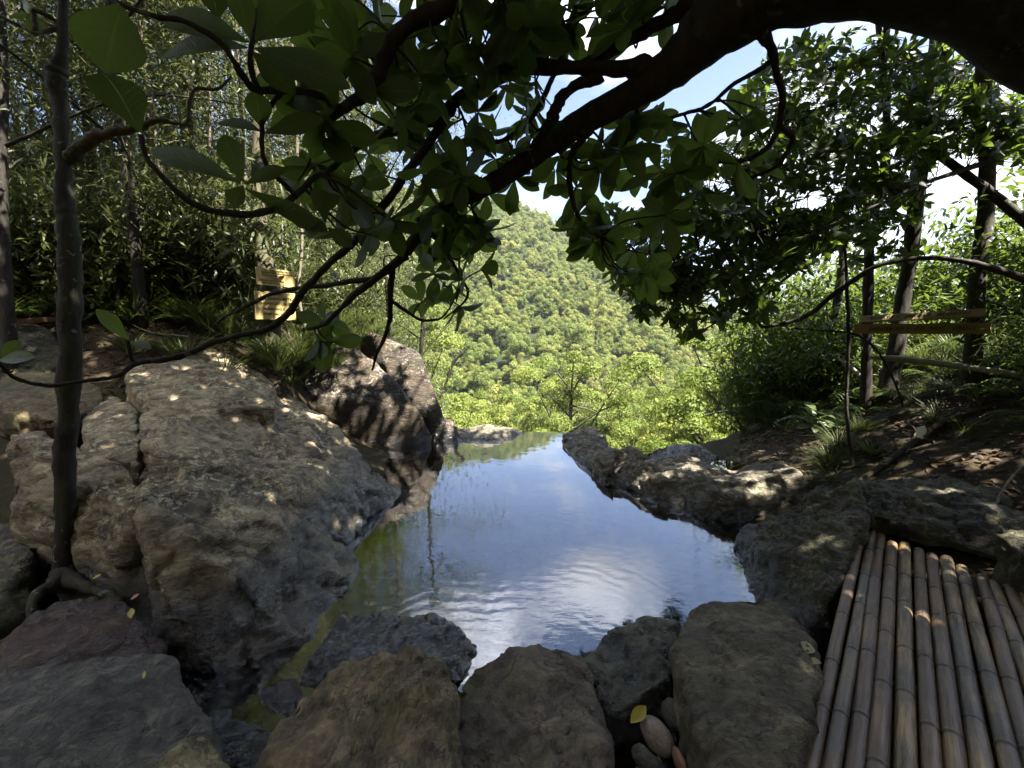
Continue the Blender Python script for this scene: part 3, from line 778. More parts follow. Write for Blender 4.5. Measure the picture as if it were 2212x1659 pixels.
gn = 900
gx = np.concatenate([rng.uniform(.25, 1.0, 500), rng.uniform(-1.6, -.2, 400)]); gy = np.concatenate([rng.uniform(.75, 1.75, 500), rng.uniform(.9, 2.0, 400)])
gz_ = np.maximum(H(np.column_stack([gx, gy])), -.30)
ico = bmesh.new(); bmesh.ops.create_icosphere(ico, subdivisions=2, radius=1)
iv = np.array([v.co for v in ico.verts]); if_ = np.array([[v.index for v in f.verts] for f in ico.faces]); ico.free()
Vs = []; Fs = []
for k in range(gn):
    sz = rng.uniform(.006, .028) * rng.uniform(.6, 1.4)
    q = iv * (1 + .25 * fbm(iv * 1.3 + k, 2))[:, None] * (np.array([1, rng.uniform(.6, 1), rng.uniform(.4, .8)]) * sz)
    a = rng.random() * 6.28; q = np.column_stack([q[:, 0] * math.cos(a) - q[:, 1] * math.sin(a), q[:, 0] * math.sin(a) + q[:, 1] * math.cos(a), q[:, 2]])
    Vs.append(q + [gx[k], gy[k], gz_[k] + sz * .3]); Fs.append(if_ + k * len(iv))
o = mk('gravel', np.vstack(Vs), np.vstack(Fs), PEBD, None); tag(o, 'dark gravel and mud filling the gaps between the front boulders', 'gravel', kind='stuff')

# ------------------------------------------------------------------ water
def water_mat():
    m = M('pool_water'); p = m.pos()
    # rings spreading from where the stream enters, plus fine wind ripple
    def rings(cx, cy, k, fall):
        s = m.n('ShaderNodeVectorMath', operation='SUBTRACT'); m.l(p, s.inputs[0]); s.inputs[1].default_value = (cx, cy, 0)
        w_ = m.n('ShaderNodeVectorMath', operation='ADD'); m.l(s.outputs[0], w_.inputs[0])
        nn = m.n('ShaderNodeTexNoise'); nn.inputs['Scale'].default_value = 2.5; nn.inputs['Detail'].default_value = 3; m.l(p, nn.inputs['Vector'])
        sc = m.n('ShaderNodeVectorMath', operation='SCALE'); m.l(nn.outputs['Color'], sc.inputs[0]); sc.inputs['Scale'].default_value = 0.34
        m.l(sc.outputs[0], w_.inputs[1])
        ln = m.n('ShaderNodeVectorMath', operation='LENGTH'); m.l(w_.outputs[0], ln.inputs[0])
        wv = m.math('SINE', m.math('MULTIPLY', ln.outputs['Value'], k))
        return m.math('MULTIPLY', wv, m.math('POWER', 2.718, m.math('MULTIPLY', ln.outputs['Value'], -fall)))
    r1 = rings(-0.05, 1.55, 62, 0.75)
    r2 = m.math('MULTIPLY', rings(0.62, 2.15, 74, 1.1), 0.3)
    n1 = m.noise(6, 3, 0.5, p)
    amt = m.ramp(m.noise(1.2, 3, 0.5, p), [(0.40, 0.15), (0.62, 1.0)])
    mp = m.n('ShaderNodeMapping'); mp.inputs['Scale'].default_value = (9, 26, 9); mp.inputs['Rotation'].default_value = (0, 0, 0.15); m.l(p, mp.inputs[0])
    n2 = m.noise(1.0, 4, 0.55, mp.outputs[0], 0.4)
    spy = m.n('ShaderNodeSeparateXYZ'); m.l(p, spy.inputs[0])
    calm = m.ramp(m.math('DIVIDE', spy.outputs[1], 7.0), [(0.30, 1.0), (0.62, 0.12)])
    patch = m.ramp(m.noise(1.6, 3, 0.5, p), [(0.40, 0.1), (0.60, 1.0)])
    h = m.math('MULTIPLY', m.math('MULTIPLY', m.math('ADD', r1, r2), patch), 0.34)
    h = m.math('ADD', h, m.math('MULTIPLY', m.math('MULTIPLY', n2, amt), 0.7))
    h = m.math('MULTIPLY', h, calm)
    h = m.math('ADD', h, m.math('MULTIPLY', n1, 0.45))
    nb = m.bump(h, 0.5, 0.0042)
    fr = m.n('ShaderNodeFresnel'); fr.inputs['IOR'].default_value = 1.5; m.l(nb, fr.inputs['Normal'])
    gl = m.n('ShaderNodeBsdfGlossy'); gl.inputs['Roughness'].default_value = 0.015; m.l(nb, gl.inputs['Normal'])
    gl.inputs['Color'].default_value = (0.95, 0.97, 1, 1)
    tr = m.n('ShaderNodeBsdfTransparent'); tr.inputs['Color'].default_value = (0.40, 0.34, 0.22, 1)
    mx = m.n('ShaderNodeMixShader')
    f = m.math('ADD', m.math('MULTIPLY', fr.outputs[0], 2.0), 0.10, True)
    m.l(f, mx.inputs[0]); m.l(tr.outputs[0], mx.inputs[1]); m.l(gl.outputs[0], mx.inputs[2])
    return m.done(mx.outputs[0])
WATER = water_mat()
poly = [(-2.5, .7), (.42, .9), (.55, 1.35), (1.2, 1.6), (2.2, 2.2), (2.2, 3.3), (1.9, 4.2), (1.35, 5.2), (1.05, 6.1), (.88, 6.66)]
lip = [(.88, 6.66), (.70, 6.72), (.5, 6.70), (.30, 6.73), (.10, 6.72)]
poly2 = [(-.2, 6.60), (-.9, 6.5), (-1.9, 6.0), (-2.6, 4.2)]
bm = bmesh.new()
allv = [bm.verts.new((x, y, 0)) for x, y in poly + lip[1:] + poly2]
bm.faces.new(allv)
prev = [allv[len(poly) - 1 + i] for i in range(len(lip))]
for dy, z in [(.06, -.006), (.11, -.03), (.15, -.09), (.18, -.2), (.22, -.6), (.26, -1.4)]:
    cur = [bm.verts.new((x + 0.01 * math.sin(i * 7 + z * 9), y + dy, z)) for i, (x, y) in enumerate(lip)]
    for i in range(len(lip) - 1):
        f = bm.faces.new((prev[i], prev[i + 1], cur[i + 1], cur[i])); f.smooth = True
    prev = cur
bmesh.ops.recalc_face_normals(bm, faces=bm.faces)
me = bpy.data.meshes.new('pool_water'); bm.to_mesh(me); bm.free(); me.materials.append(WATER)
pw = bpy.data.objects.new('pool_water', me); COL.objects.link(pw)
tag(pw, 'still pool water mirroring the sky and spilling over the lip', 'water', kind='structure')
if sum(p.normal.z * p.area for p in me.polygons) < 0:
    me.flip_normals()

c = G(1580, 1007, .19); a_ = np.linspace(0, 6.283, 24, endpoint=False)
V = np.column_stack([c[0] + .17 * np.cos(a_) * (1 + .15 * np.sin(3 * a_)), c[1] + .20 * np.sin(a_), np.full(24, c[2])])
V = np.vstack([V, c]); F = np.array([(k, (k + 1) % 24, 24) for k in range(24)])
o = mk('puddle', V, F, WATER, loc=c); tag(o, 'small bright puddle in a hollow behind the wavy ledge', 'water', kind='structure')

# ------------------------------------------------------------------ bamboo platform
def bamboo_mat():
    m = M('bamboo'); p = m.pos()
    mp = m.n('ShaderNodeMapping'); mp.inputs['Rotation'].default_value = (0, 0, R(-47.5)); m.l(p, mp.inputs[0])
    ms = m.n('ShaderNodeMapping'); ms.inputs['Scale'].default_value = (1.0, 9, 9); m.l(mp.outputs[0], ms.inputs[0])
    n1 = m.noise(3.2, 6, 0.6, ms.outputs[0]); n2 = m.noise(14, 5, 0.6, ms.outputs[0])
    n3 = m.noise(2.3, 4, 0.6, p)
    oi = m.n('ShaderNodeObjectInfo').outputs['Random']
    c = m.ramp(m.math('ADD', m.math('MULTIPLY', n1, 0.7), m.math('MULTIPLY', n2, 0.3)), [(0.38, (0.030, 0.023, 0.015)), (0.49, (0.175, 0.118, 0.056)), (0.61, (0.36, 0.25, 0.115))])
    c = m.mix(m.math('MULTIPLY', m.ramp(m.math('ADD', n3, m.math('MULTIPLY', oi, 0.1)), [(0.47, 0.0), (0.62, 1.0)]), 0.75), c, (0.075, 0.07, 0.06))
    c = m.mix(m.math('MULTIPLY', m.math('GREATER_THAN', oi, 0.70), 0.4), c, (0.13, 0.065, 0.028))
    a = m.n('ShaderNodeAttribute', attribute_name='tint').outputs['Fac']
    c = m.mix(m.math('MULTIPLY', a, 0.85), c, (0.022, 0.017, 0.012))
    nb = m.bump(m.math('ADD', n2, m.math('MULTIPLY', n1, 1.5)), 0.6, 0.005)
    return m.done(m.bsdf(c, m.math('ADD', 0.24, m.math('MULTIPLY', n3, 0.3)), nb, 0.5))
BAM = bamboo_mat()
def culm(p0, p1, r0, seed, gap=0.34):
    rr = np.random.default_rng(seed)
    L = np.linalg.norm(p1 - p0); u = (p1 - p0) / L
    nodes = []; x = rr.uniform(0.02, gap)
    while x < L: nodes.append(x); x += gap * rr.uniform(0.8, 1.25)
    ss = set(np.linspace(0, L, 40))
    for nd in nodes:
        for d in (-.02, -.011, -.0065, -.003, 0, .003, .0065, .011, .02): ss.add(min(max(nd + d, 0), L))
    ss = np.array(sorted(ss))
    side = unit(np.cross(u, [0, 0, 1]))
    w1 = rr.uniform(-.006, .006); w2 = rr.uniform(0, 6)
    pts = p0 + ss[:, None] * u + side * (w1 * np.sin(ss * 2.2 + w2))[:, None] + np.array([0, 0, 1]) * (0.004 * np.sin(ss * 3.1 + w2))[:, None]
    rad = np.full(len(ss), r0) * (1 - 0.06 * ss / L)
    ti = np.zeros(len(ss))
    for nd in nodes:
        d = ss - nd
        rad += 0.0019 * np.exp(-(d / .005) ** 2) - 0.0018 * np.exp(-((d + .010) / .004) ** 2)
        ti = np.maximum(ti, np.exp(-((d + .008) / .005) ** 2)); ti = np.maximum(ti, 0.35 * np.exp(-((d - .01) / .03) ** 2))
    V, Q, T = tube(pts, rad, 18)
    tint = np.concatenate([np.repeat(ti, 18), [1, 1]])
    return V, [Q, T], tint
BZ = 0.34
BP = [((1867, 1121), (1746, 1659)), ((1888, 1128), (1795, 1659)), ((1904, 1152), (1843, 1659)), ((1927, 1172), (1897, 1659)), ((1956, 1174), (1957, 1659)),
      ((1986, 1185), (2016, 1659)), ((2014, 1196), (2069, 1659)), ((2046, 1204), (2127, 1659)), ((2080, 1222), (2190, 1659)), ((2122, 1242), (2244, 1659)),
      ((2152, 1258), (2300, 1659)), ((2180, 1258), (2358, 1659)), ((2210, 1276), (2412, 1659)), ((2240, 1290), (2470, 1659))]
ends = [(G(*a, BZ), G(*b, BZ)) for a, b in BP]
b0 = (ends[5][0] + ends[5][1]) / 2; b0[2] = 0.2
PLAT = empty('bamboo_platform', b0)
tag(PLAT, 'bamboo pole platform with worn brown culms laid side by side', 'platform')
for i, (a, b) in enumerate(ends):
    u = unit(a - b)
    nxt = ends[i + 1] if i + 1 < len(ends) else ends[i - 1]
    perp = np.linalg.norm(np.cross(nxt[1] - b, u))
    V, Fc, ti = culm(b - u * 0.75, a + u * 0.03, min(max(perp * 0.485, .021), .031), 40 + i)
    V[:, 2] -= min(max(perp * 0.485, .021), .031)
    mk('bamboo_pole', V, Fc, BAM, PLAT, ti)
for s in (0.25, 0.8):
    a = ends[0][1] * (1 - s) + ends[0][0] * s; b = ends[-1][1] * (1 - s) + ends[-1][0] * s
    v, q, t_ = tube(*spline([a + [-.02, 0, -.085], b + [.1, 0, -.085]], [.03, .03], 8), 12)
    mk('cross_pole', v, [q, t_], BAM, PLAT, np.zeros(len(v)))

# ------------------------------------------------------------------ boards with lettering
def text_mesh(body, size, mat, shear=0.0, spacing=1.0):
    cu = bpy.data.curves.new('t', 'FONT'); cu.body = body; cu.size = size; cu.align_x = 'CENTER'; cu.align_y = 'CENTER'
    cu.shear = shear; cu.space_character = spacing; cu.extrude = 0.0008; cu.resolution_u = 2; cu.offset = size * 0.012
    o = bpy.data.objects.new('t', cu); COL.objects.link(o)
    dg = bpy.context.evaluated_depsgraph_get()
    me = bpy.data.meshes.new_from_object(o.evaluated_get(dg))
    bpy.data.objects.remove(o); bpy.data.curves.remove(cu)
    me.materials.clear(); me.materials.append(mat); me.name = 'lettering'
    return me
PAINT = mat_plain('black_paint', (0.012, 0.011, 0.010), 0.6)
def board(name, label, cat, c, xdir, ydir, w_, h_, th, mat, lines, seed=0, jag=0.0):
    """A painted board: c centre of its front face, x and y directions along it."""
    x = unit(xdir); y = unit(np.asarray(ydir) - x * np.dot(ydir, x)); z = np.cross(x, y)
    root = empty(name, c)
    mat4 = Matrix(((x[0], y[0], z[0]), (x[1], y[1], z[1]), (x[2], y[2], z[2]))).to_quaternion()
    root.rotation_mode = 'QUATERNION'; root.rotation_quaternion = mat4
    rr = np.random.default_rng(seed)
    bm = bmesh.new()
    nx, ny = 14, 4
    grid = {}
    for k, zz_ in ((0, 0.0), (1, -th)):
        for i in range(nx + 1):
            for j in range(ny + 1):
                jx = rr.normal() * jag * (i in (0, nx)); jy = rr.normal() * jag * (j in (0, ny))
                grid[k, i, j] = bm.verts.new(((i / nx - .5) * w_ + jx, (j / ny - .5) * h_ + jy, zz_))
    for i in range(nx):
        for j in range(ny):
            bm.faces.new([grid[0, i, j], grid[0, i + 1, j], grid[0, i + 1, j + 1], grid[0, i, j + 1]])
            bm.faces.new([grid[1, i, j], grid[1, i, j + 1], grid[1, i + 1, j + 1], grid[1, i + 1, j]])
    for i in range(nx):
        for j in (0, ny):
            a, b, c_, d_ = grid[0, i, j], grid[0, i + 1, j], grid[1, i + 1, j], grid[1, i, j]
            bm.faces.new([a, d_, c_, b] if j == 0 else [a, b, c_, d_])
    for j in range(ny):
        for i in (0, nx):
            a, b, c_, d_ = grid[0, i, j], grid[0, i, j + 1], grid[1, i, j + 1], grid[1, i, j]
            bm.faces.new([a, b, c_, d_] if i == 0 else [a, d_, c_, b])
    bmesh.ops.recalc_face_normals(bm, faces=bm.faces)
    me = bpy.data.meshes.new('panel'); bm.to_mesh(me); bm.free(); me.materials.append(mat)
    po = bpy.data.objects.new('panel', me); COL.objects.link(po); po.parent = root
    for (txt, lx, ly, size, shear, sp) in lines:
        t = text_mesh(txt, size, PAINT, shear, sp)
        to = bpy.data.objects.new('lettering', t); COL.objects.link(to); to.parent = root
        to.location = (lx * w_, ly * h_, 0.0022)
    return tag(root, label, cat)
YEL = mat_plain('yellow_board', (0.52, 0.40, 0.155), 0.65, 0.3, 0.25, 10, (1, 6, 1))
YEL2 = mat_plain('plank_paint', (0.30, 0.235, 0.10), 0.7, 0.3, 0.35, 6, (1, 8, 1))
def face_axes(px, py, d, yaw=0.0, roll=0.0):
    v = ray(px, py); v[2] = 0; v = unit(v)
    x = np.array([v[1], -v[0], 0])
    x = np.array([x[0] * math.cos(yaw) - x[1] * math.sin(yaw), x[0] * math.sin(yaw) + x[1] * math.cos(yaw), 0])
    y = np.array([0, 0, 1.0])
    return x * math.cos(roll) + y * math.sin(roll), y * math.cos(roll) - x * math.sin(roll)
SD = 5.15
k_ = SD / FPX
x_, y_ = face_axes(597, 600, SD, 0.32, -0.03)
board('warning_board', 'smaller upper yellow notice board nailed to the mossy tree', 'sign', P(597, 600, SD - .07), x_, y_, 76 * k_, 35 * k_, .012, YEL,
      [('SILA JAGA KEBERSIHAN', 0.0, 0.38, .024, 0, 1.0), ('JANGAN MENINGGALKAN AIR !', 0.04, 0.24, .024, 0, 1.0), ('DI DALAM KAWASAN', -.08, 0.08, .024, 0, 1.0), ('IF YOU', -.06, -.08, .022, 0, 1),
       ('KEEP AND PROTECT LAND', -.12, -.22, .022, 0, 1.0), ('FOR YOUR FUTURE', -.14, -.36, .022, 0, 1.0)], 1, .003)
x_, y_ = face_axes(595, 661, SD, 0.32, -0.01)
board('warning_board', 'larger lower yellow notice board nailed to the mossy tree', 'sign', P(596, 661, SD - .08), x_, y_, 80 * k_, 57 * k_, .012, YEL,
      [('NOTIS !!', 0.05, 0.42, .036, 0, 1.0), ('DI LARANG METRAI', 0.06, 0.26, .044, 0, 1.0), ('DENGAN SATUN CUCI', 0.02, 0.08, .044, 0, 1.0), ('WARNING !!', -.04, -.12, .040, 0, 1.05),
       ('SOAP CAN  HERE', 0.0, -.30, .034, 0, 1.0)], 2, .004)
def span(a, b):
    A, B = P(*a), P(*b)
    return (A + B) / 2, B - A, float(np.linalg.norm(B - A))
c_, x_, W2 = span((1845, 711, 4.80), (2140, 709, 4.02))
board('warning_plank', 'long yellow plank reading DANGEROUS DO NOT CROSS between two dark trunks', 'sign', c_, x_, [0, 0, 1], W2, .104, .02, YEL2,
      [('DANGEROUS', -.235, 0.0, .047, .35, 1.0), ('!!', -.07, 0.0, .045, .35, 1.0), ('DO', .02, 0.0, .047, .35, 1.1), ('NOT', .145, 0.0, .047, .35, 1.12), ('CROSS', .325, 0.0, .047, .35, 1.15)], 3, .002)
c_, x_, W2 = span((1857, 689, 4.78), (2128, 674, 4.0))
board('warning_plank', 'tilted upper plank with faint dark lettering above the danger plank', 'sign', c_, x_, [0.35, 0.85, 1.0], W2, .088, .02, YEL2,
      [('BAHAYA !!  JANGAN  MELINTAS', 0.0, 0.0, .042, .2, 1.3)], 4, .002)

# ------------------------------------------------------------------ overhead tree (near, silhouetted)
def path(lst, n=6):
    return spline([P(a, b, d) for a, b, d, r in lst], [r for a, b, d, r in lst], n)
BOUGH = path([(2700, 600, 1.35, .21), (2500, 130, 1.25, .195), (2330, 15, 1.2, .182), (2120, -70, 1.2, .178), (1900, -118, 1.25, .172), (1720, -70, 1.3, .148), (1570, 32, 1.4, .110), (1474, 127, 1.5, .075), (1370, 200, 1.55, .052),
     (1270, 255, 1.6, .048), (1204, 300, 1.65, .043), (1137, 347, 1.7, .040), (1070, 393, 1.75, .037), (1004, 427, 1.8, .034), (954, 455, 1.85, .033), (915, 490, 1.9, .030), (877, 545, 1.95, .024)])
base_pt = np.array([2.35, -0.1, Hz(2.35, -0.1)])
tr_pts, tr_rad = spline([base_pt - [0, 0, .2], base_pt + [0, .05, .6], BOUGH[0][0] * .5 + (base_pt + [0, .1, 1.1]) * .5, BOUGH[0][0]], [.33, .26, .23, .22], 6)
BR = [
 [(1400, 160, 1.5, .05), (1340, 145, 1.55, .030), (1240, 150, 1.6, .028), (1130, 148, 1.65, .030), (1060, 175, 1.7, .030), (1000, 210, 1.7, .027), (958, 250, 1.7, .024), (940, 290, 1.7, .020), (905, 340, 1.72, .020), (860, 400, 1.75, .019), (800, 480, 1.8, .018), (760, 530, 1.8, .017), (700, 580, 1.85, .016), (660, 622, 1.85, .016), (640, 655, 1.85, .017), (617, 686, 1.9, .016), (567, 713, 1.9, .015), (500, 726, 1.9, .014), (433, 753, 1.9, .014), (367, 776, 1.85, .015), (320, 780, 1.85, .012), (290, 786, 1.8, .011), (250, 810, 1.75, .010), (183, 823, 1.7, .009), (100, 835, 1.6, .008), (33, 820, 1.55, .007), (-5, 780, 1.5, .006)],
 [(975, 235, 1.7, .024), (940, 262, 1.68, .020), (870, 275, 1.6, .017), (800, 300, 1.5, .014), (737, 343, 1.4, .011), (667, 400, 1.25, .010), (600, 450, 1.15, .010), (517, 467, 1.08, .0095), (433, 447, 1.02, .008), (367, 400, .98, .007), (317, 340, .96, .006), (300, 287, .95, .005)],
 [(877, 545, 1.95, .020), (830, 592, 2.0, .017), (740, 612, 2.05, .014), (667, 618, 2.1, .012), (600, 632, 2.15, .011), (530, 660, 2.15, .009), (467, 696, 2.2, .006)],
 [(880, 553, 1.95, .020), (830, 590, 1.95, .019), (770, 632, 1.95, .017), (737, 668, 1.98, .014), (700, 700, 2.0, .011), (650, 712, 2.05, .008)],
 [(846, 580, 1.97, .018), (843, 610, 2.0, .016), (847, 655, 2.05, .014), (837, 713, 2.1, .011), (817, 766, 2.15, .009), (805, 800, 2.2, .006)],
 [(1130, -120, 1.2, .05), (1040, -40, 1.25, .034), (964, 17, 1.3, .028), (904, 40, 1.3, .028), (854, 77, 1.3, .028), (827, 133, 1.3, .026), (797, 193, 1.3, .022), (740, 232, 1.3, .018), (700, 273, 1.32, .014), (672, 300, 1.35, .010)],
 [(760, 222, 1.3, .015), (737, 230, 1.28, .012), (683, 200, 1.2, .011), (617, 192, 1.12, .010), (552, 192, 1.05, .0095), (520, 157, 1.0, .008), (480, 100, .96, .007), (400, 43, .92, .006), (333, 30, .9, .006), (267, 2, .9, .005), (220, -40, .9, .005)],
 [(1500, 5, 1.45, .05), (1447, 33, 1.5, .026), (1370, 77, 1.55, .024), (1287, 123, 1.58, .022), (1245, 150, 1.6, .018)],
 [(1300, 165, 1.58, .025), (1245, 180, 1.6, .020), (1205, 225, 1.62, .024), (1187, 270, 1.64, .026), (1160, 320, 1.68, .022)],
 [(1197, -40, 1.7, .010), (1205, 15, 1.7, .010), (1224, 83, 1.68, .010), (1200, 155, 1.66, .011), (1177, 207, 1.7, .012), (1147, 263, 1.72, .011), (1087, 303, 1.75, .010), (1037, 310, 1.78, .009), (1020, 343, 1.8, .009), (970, 358, 1.8, .008), (933, 357, 1.8, .006)],
 [(1037, 310, 1.78, .008), (1010, 280, 1.78, .007), (997, 243, 1.78, .006), (985, 215, 1.75, .005)],
 [(1277, 280, 1.6, .017), (1237, 333, 1.68, .013), (1230, 383, 1.72, .012), (1244, 443, 1.76, .010), (1270, 493, 1.8, .007), (1300, 510, 1.82, .005)],
 [(1640, 60, 1.36, .03), (1660, 95, 1.4, .016), (1675, 150, 1.45, .014), (1692, 217, 1.5, .013), (1685, 273, 1.55, .012), (1642, 323, 1.6, .010), (1592, 350, 1.68, .010), (1532, 353, 1.75, .009), (1475, 377, 1.8, .007), (1420, 385, 1.85, .005)],
 [(1685, 273, 1.55, .010), (1715, 300, 1.58, .010), (1682, 350, 1.65, .009), (1618, 387, 1.75, .008), (1592, 423, 1.85, .006)],
 [(1668, 130, 1.43, .010), (1640, 155, 1.5, .009), (1578, 190, 1.6, .008), (1518, 233, 1.7, .008), (1474, 247, 1.75, .008), (1400, 265, 1.8, .007), (1317, 290, 1.85, .005)],
 [(1000, -60, 1.6, .012), (1020, 20, 1.65, .010), (1090, 90, 1.68, .009), (1110, 140, 1.66, .008)],
 [(900, 470, 1.88, .012), (960, 540, 1.95, .010), (1000, 600, 2.0, .008), (1010, 650, 2.05, .006), (960, 690, 2.1, .004)],
 [(843, 650, 2.05, .010), (900, 688, 2.1, .008), (950, 690, 2.12, .006), (985, 640, 2.12, .004)],
 [(290, 786, 1.8, .009), (282, 760, 1.78, .008), (275, 735, 1.76, .006)],
 [(560, 20, 1.1, .006), (548, 60, 1.03, .006), (541, 105, 1.0, .006), (545, 150, 1.02, .008), (560, 190, 1.05, .008)],
 [(620, 195, 1.12, .008), (570, 240, 1.1, .006), (566, 285, 1.1, .006), (575, 340, 1.12, .006), (610, 390, 1.15, .007), (640, 425, 1.2, .008)],
]
OT = empty('overhead_tree', base_pt)
tag(OT, 'dark leaning tree whose thick bough and large glossy leaves hang over the pool', 'tree')
v, q, t_ = tube(np.vstack([tr_pts[:-1], BOUGH[0]]), np.concatenate([tr_rad[:-1], BOUGH[1]]), 18, 0.12, 1)
mk('bough', v, [q, t_], BARK_DARK, OT)
parts = []; skel = []
for i, b in enumerate(BR):
    pp, rr_ = path(b, 6)
    rr_ = rr_ * 0.92
    jit = np.stack([fbm(np.column_stack([pp[:, 0] * 5 + i * 3, pp[:, 1] * 5, pp[:, 2] * 5 + 9 * k]), 2) for k in range(3)], 1) * 0.012
    jit[0] = 0
    pp = pp + jit
    parts.append(tube(pp, rr_, 9, 0.35, i)); skel.append(pp)
skel.append(BOUGH[0][40:])
SK = np.vstack(skel)

def in_poly(px, py, poly):
    c = False; n = len(poly)
    for i in range(n):
        x1, y1 = poly[i]; x2, y2 = poly[(i + 1) % n]
        if (y1 > py) != (y2 > py) and px < (x2 - x1) * (py - y1) / (y2 - y1) + x1: c = not c
    return c
def sample_poly(poly, n):
    a = np.array(poly); lo, hi = a.min(0), a.max(0); out = []
    while len(out) < n:
        p = lo + (hi - lo) * rng.random(2)
        if in_poly(p[0], p[1], poly): out.append(p)
    return np.array(out)
def twig_to(c, sk, r0, maxlen=0.6):
    d = np.linalg.norm(sk - c, axis=1); a = sk[d.argmin()]
    if d.min() > maxlen: a = c + (a - c) * maxlen / d.min()
    mid = (a + c) / 2 + rng.normal(size=3) * 0.1 * min(d.min(), maxlen) + np.array([0, 0, -0.05 * d.min()])
    pp, rr_ = spline([a, mid, c], [r0, r0 * .8, r0 * .55], 4)
    return tube(pp, rr_, 5), unit(c - mid)
# leaf rosettes of the near tree: crown regions as seen from the pool edge, with their distance
REG = [
 ([(590, -60), (1180, -60), (1230, 60), (1180, 150), (1060, 165), (960, 230), (850, 300), (740, 330), (640, 260), (600, 120)], 50, 1.25, 1.75),
 ([(900, 180), (1180, 160), (1190, 250), (1120, 350), (980, 430), (840, 400), (780, 330)], 25, 1.6, 2.0),
 ([(930, 430), (1090, 400), (1180, 330), (1230, 330), (1215, 420), (1120, 470), (1045, 500), (950, 520)], 12, 1.7, 2.0),
 ([(640, 330), (800, 330), (900, 420), (860, 520), (760, 520), (680, 480), (600, 430)], 14, 1.3, 2.0),
 ([(860, 500), (1040, 490), (1055, 590), (1030, 690), (940, 690), (850, 620)], 17, 1.9, 2.25),
 ([(1225, 290), (1300, 300), (1300, 360), (1225, 370)], 4, 1.7, 1.9),
 ([(1225, 380), (1285, 400), (1310, 520), (1260, 520)], 4, 1.75, 1.9),
 ([(1280, -30), (1420, -30), (1440, 20), (1360, 70), (1300, 60)], 7, 1.5, 1.7),
 ([(1330, 240), (1480, 220), (1620, 170), (1660, 330), (1560, 420), (1440, 470), (1330, 380)], 22, 1.6, 2.1),
 ([(1260, 480), (1420, 520), (1420, 620), (1330, 640), (1260, 540)], 9, 1.9, 2.2),
 ([(660, 690), (760, 690), (740, 740), (680, 740)], 3, 2.0, 2.2),
 ([(1150, 20), (1250, 10), (1250, 110), (1170, 130)], 6, 1.65, 1.8),
]
tips = []; axes = []
for poly_, n_, d0, d1 in REG:
    for (px, py) in sample_poly(poly_, n_):
        c = P(px, py, rng.uniform(d0, d1))
        tb, ax = twig_to(c, SK, 0.0048)
        parts.append(tb); tips.append(c); axes.append(ax * 0.8 + np.array([0, 0.1, -0.15]) + rng.normal(size=3) * 0.35)
V, F = cat(parts)
mk('branches', V, F, BARK_DARK, OT)
Pn, A, N, L, W_, ti = whorls(tips, axes, (4, 7), (0.095, 0.165), 0.47)
# individually posed big leaves nearest the eye: base, tip, width in pixels at that distance
BIGL = [((262, 8), (222, 146), 128, .90), ((303, 287), (222, 140), 98, .95), ((535, 104), (330, 95), 112, .98), ((538, 92), (335, 12), 80, 1.0), ((552, 88), (665, -20), 110, .98), ((550, 104), (745, 172), 78, 1.0),
        ((546, 112), (632, 192), 60, 1.03), ((565, 278), (553, 196), 52, 1.1), ((568, 286), (462, 248), 46, 1.1), ((572, 288), (690, 252), 42, 1.12), ((520, 396), (312, 300), 62, 1.06), ((522, 392), (482, 284), 50, 1.08),
        ((530, 398), (613, 358), 36, 1.1), ((526, 402), (498, 442), 46, 1.1), ((530, 408), (702, 490), 46, 1.12), ((703, 482), (688, 398), 42, 1.15), ((540, 84), (510, -30), 50, 1.0), ((470, 42), (455, -30), 60, 1.0),
        ((700, 488), (655, 500), 46, 1.2), ((708, 492), (760, 530), 40, 1.25), ((277, 735), (215, 668), 34, 1.76), ((280, 738), (322, 748), 24, 1.78), ((-4, 778), (55, 765), 30, 1.5), ((0, 776), (40, 735), 26, 1.5), ((620, 470), (700, 488), 44, 1.2),
        ((600, 215), (690, 225), 40, 1.2), ((800, 200), (900, 190), 60, 1.3), ((690, 300), (760, 340), 52, 1.3)]
bp = []; ba = []; bn = []; bl = []; bw = []
for (x0, y0), (x1, y1), wpx, d in BIGL:
    a = P(x0, y0, d); b = P(x1, y1, d * rng.uniform(0.94, 1.03))
    bp.append(a); ba.append(b - a); bl.append(np.linalg.norm(b - a)); bw.append(wpx * d / FPX)
    bn.append(unit(ray((x0 + x1) / 2, (y0 + y1) / 2)) * -1 + np.array([0, 0, .5]) + rng.normal(size=3) * .15)
Pn = np.vstack([Pn, bp]); A = np.vstack([unit(A), unit(ba)]); N = np.vstack([N, bn]); L = np.concatenate([L, bl]); W_ = np.concatenate([W_, bw]); ti = np.concatenate([ti, rng.uniform(0.2, 0.8, len(bp))])
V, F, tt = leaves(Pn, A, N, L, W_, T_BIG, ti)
mk('crown', V, F, LEAF_BIG, OT, tt, vein=T_BIG)
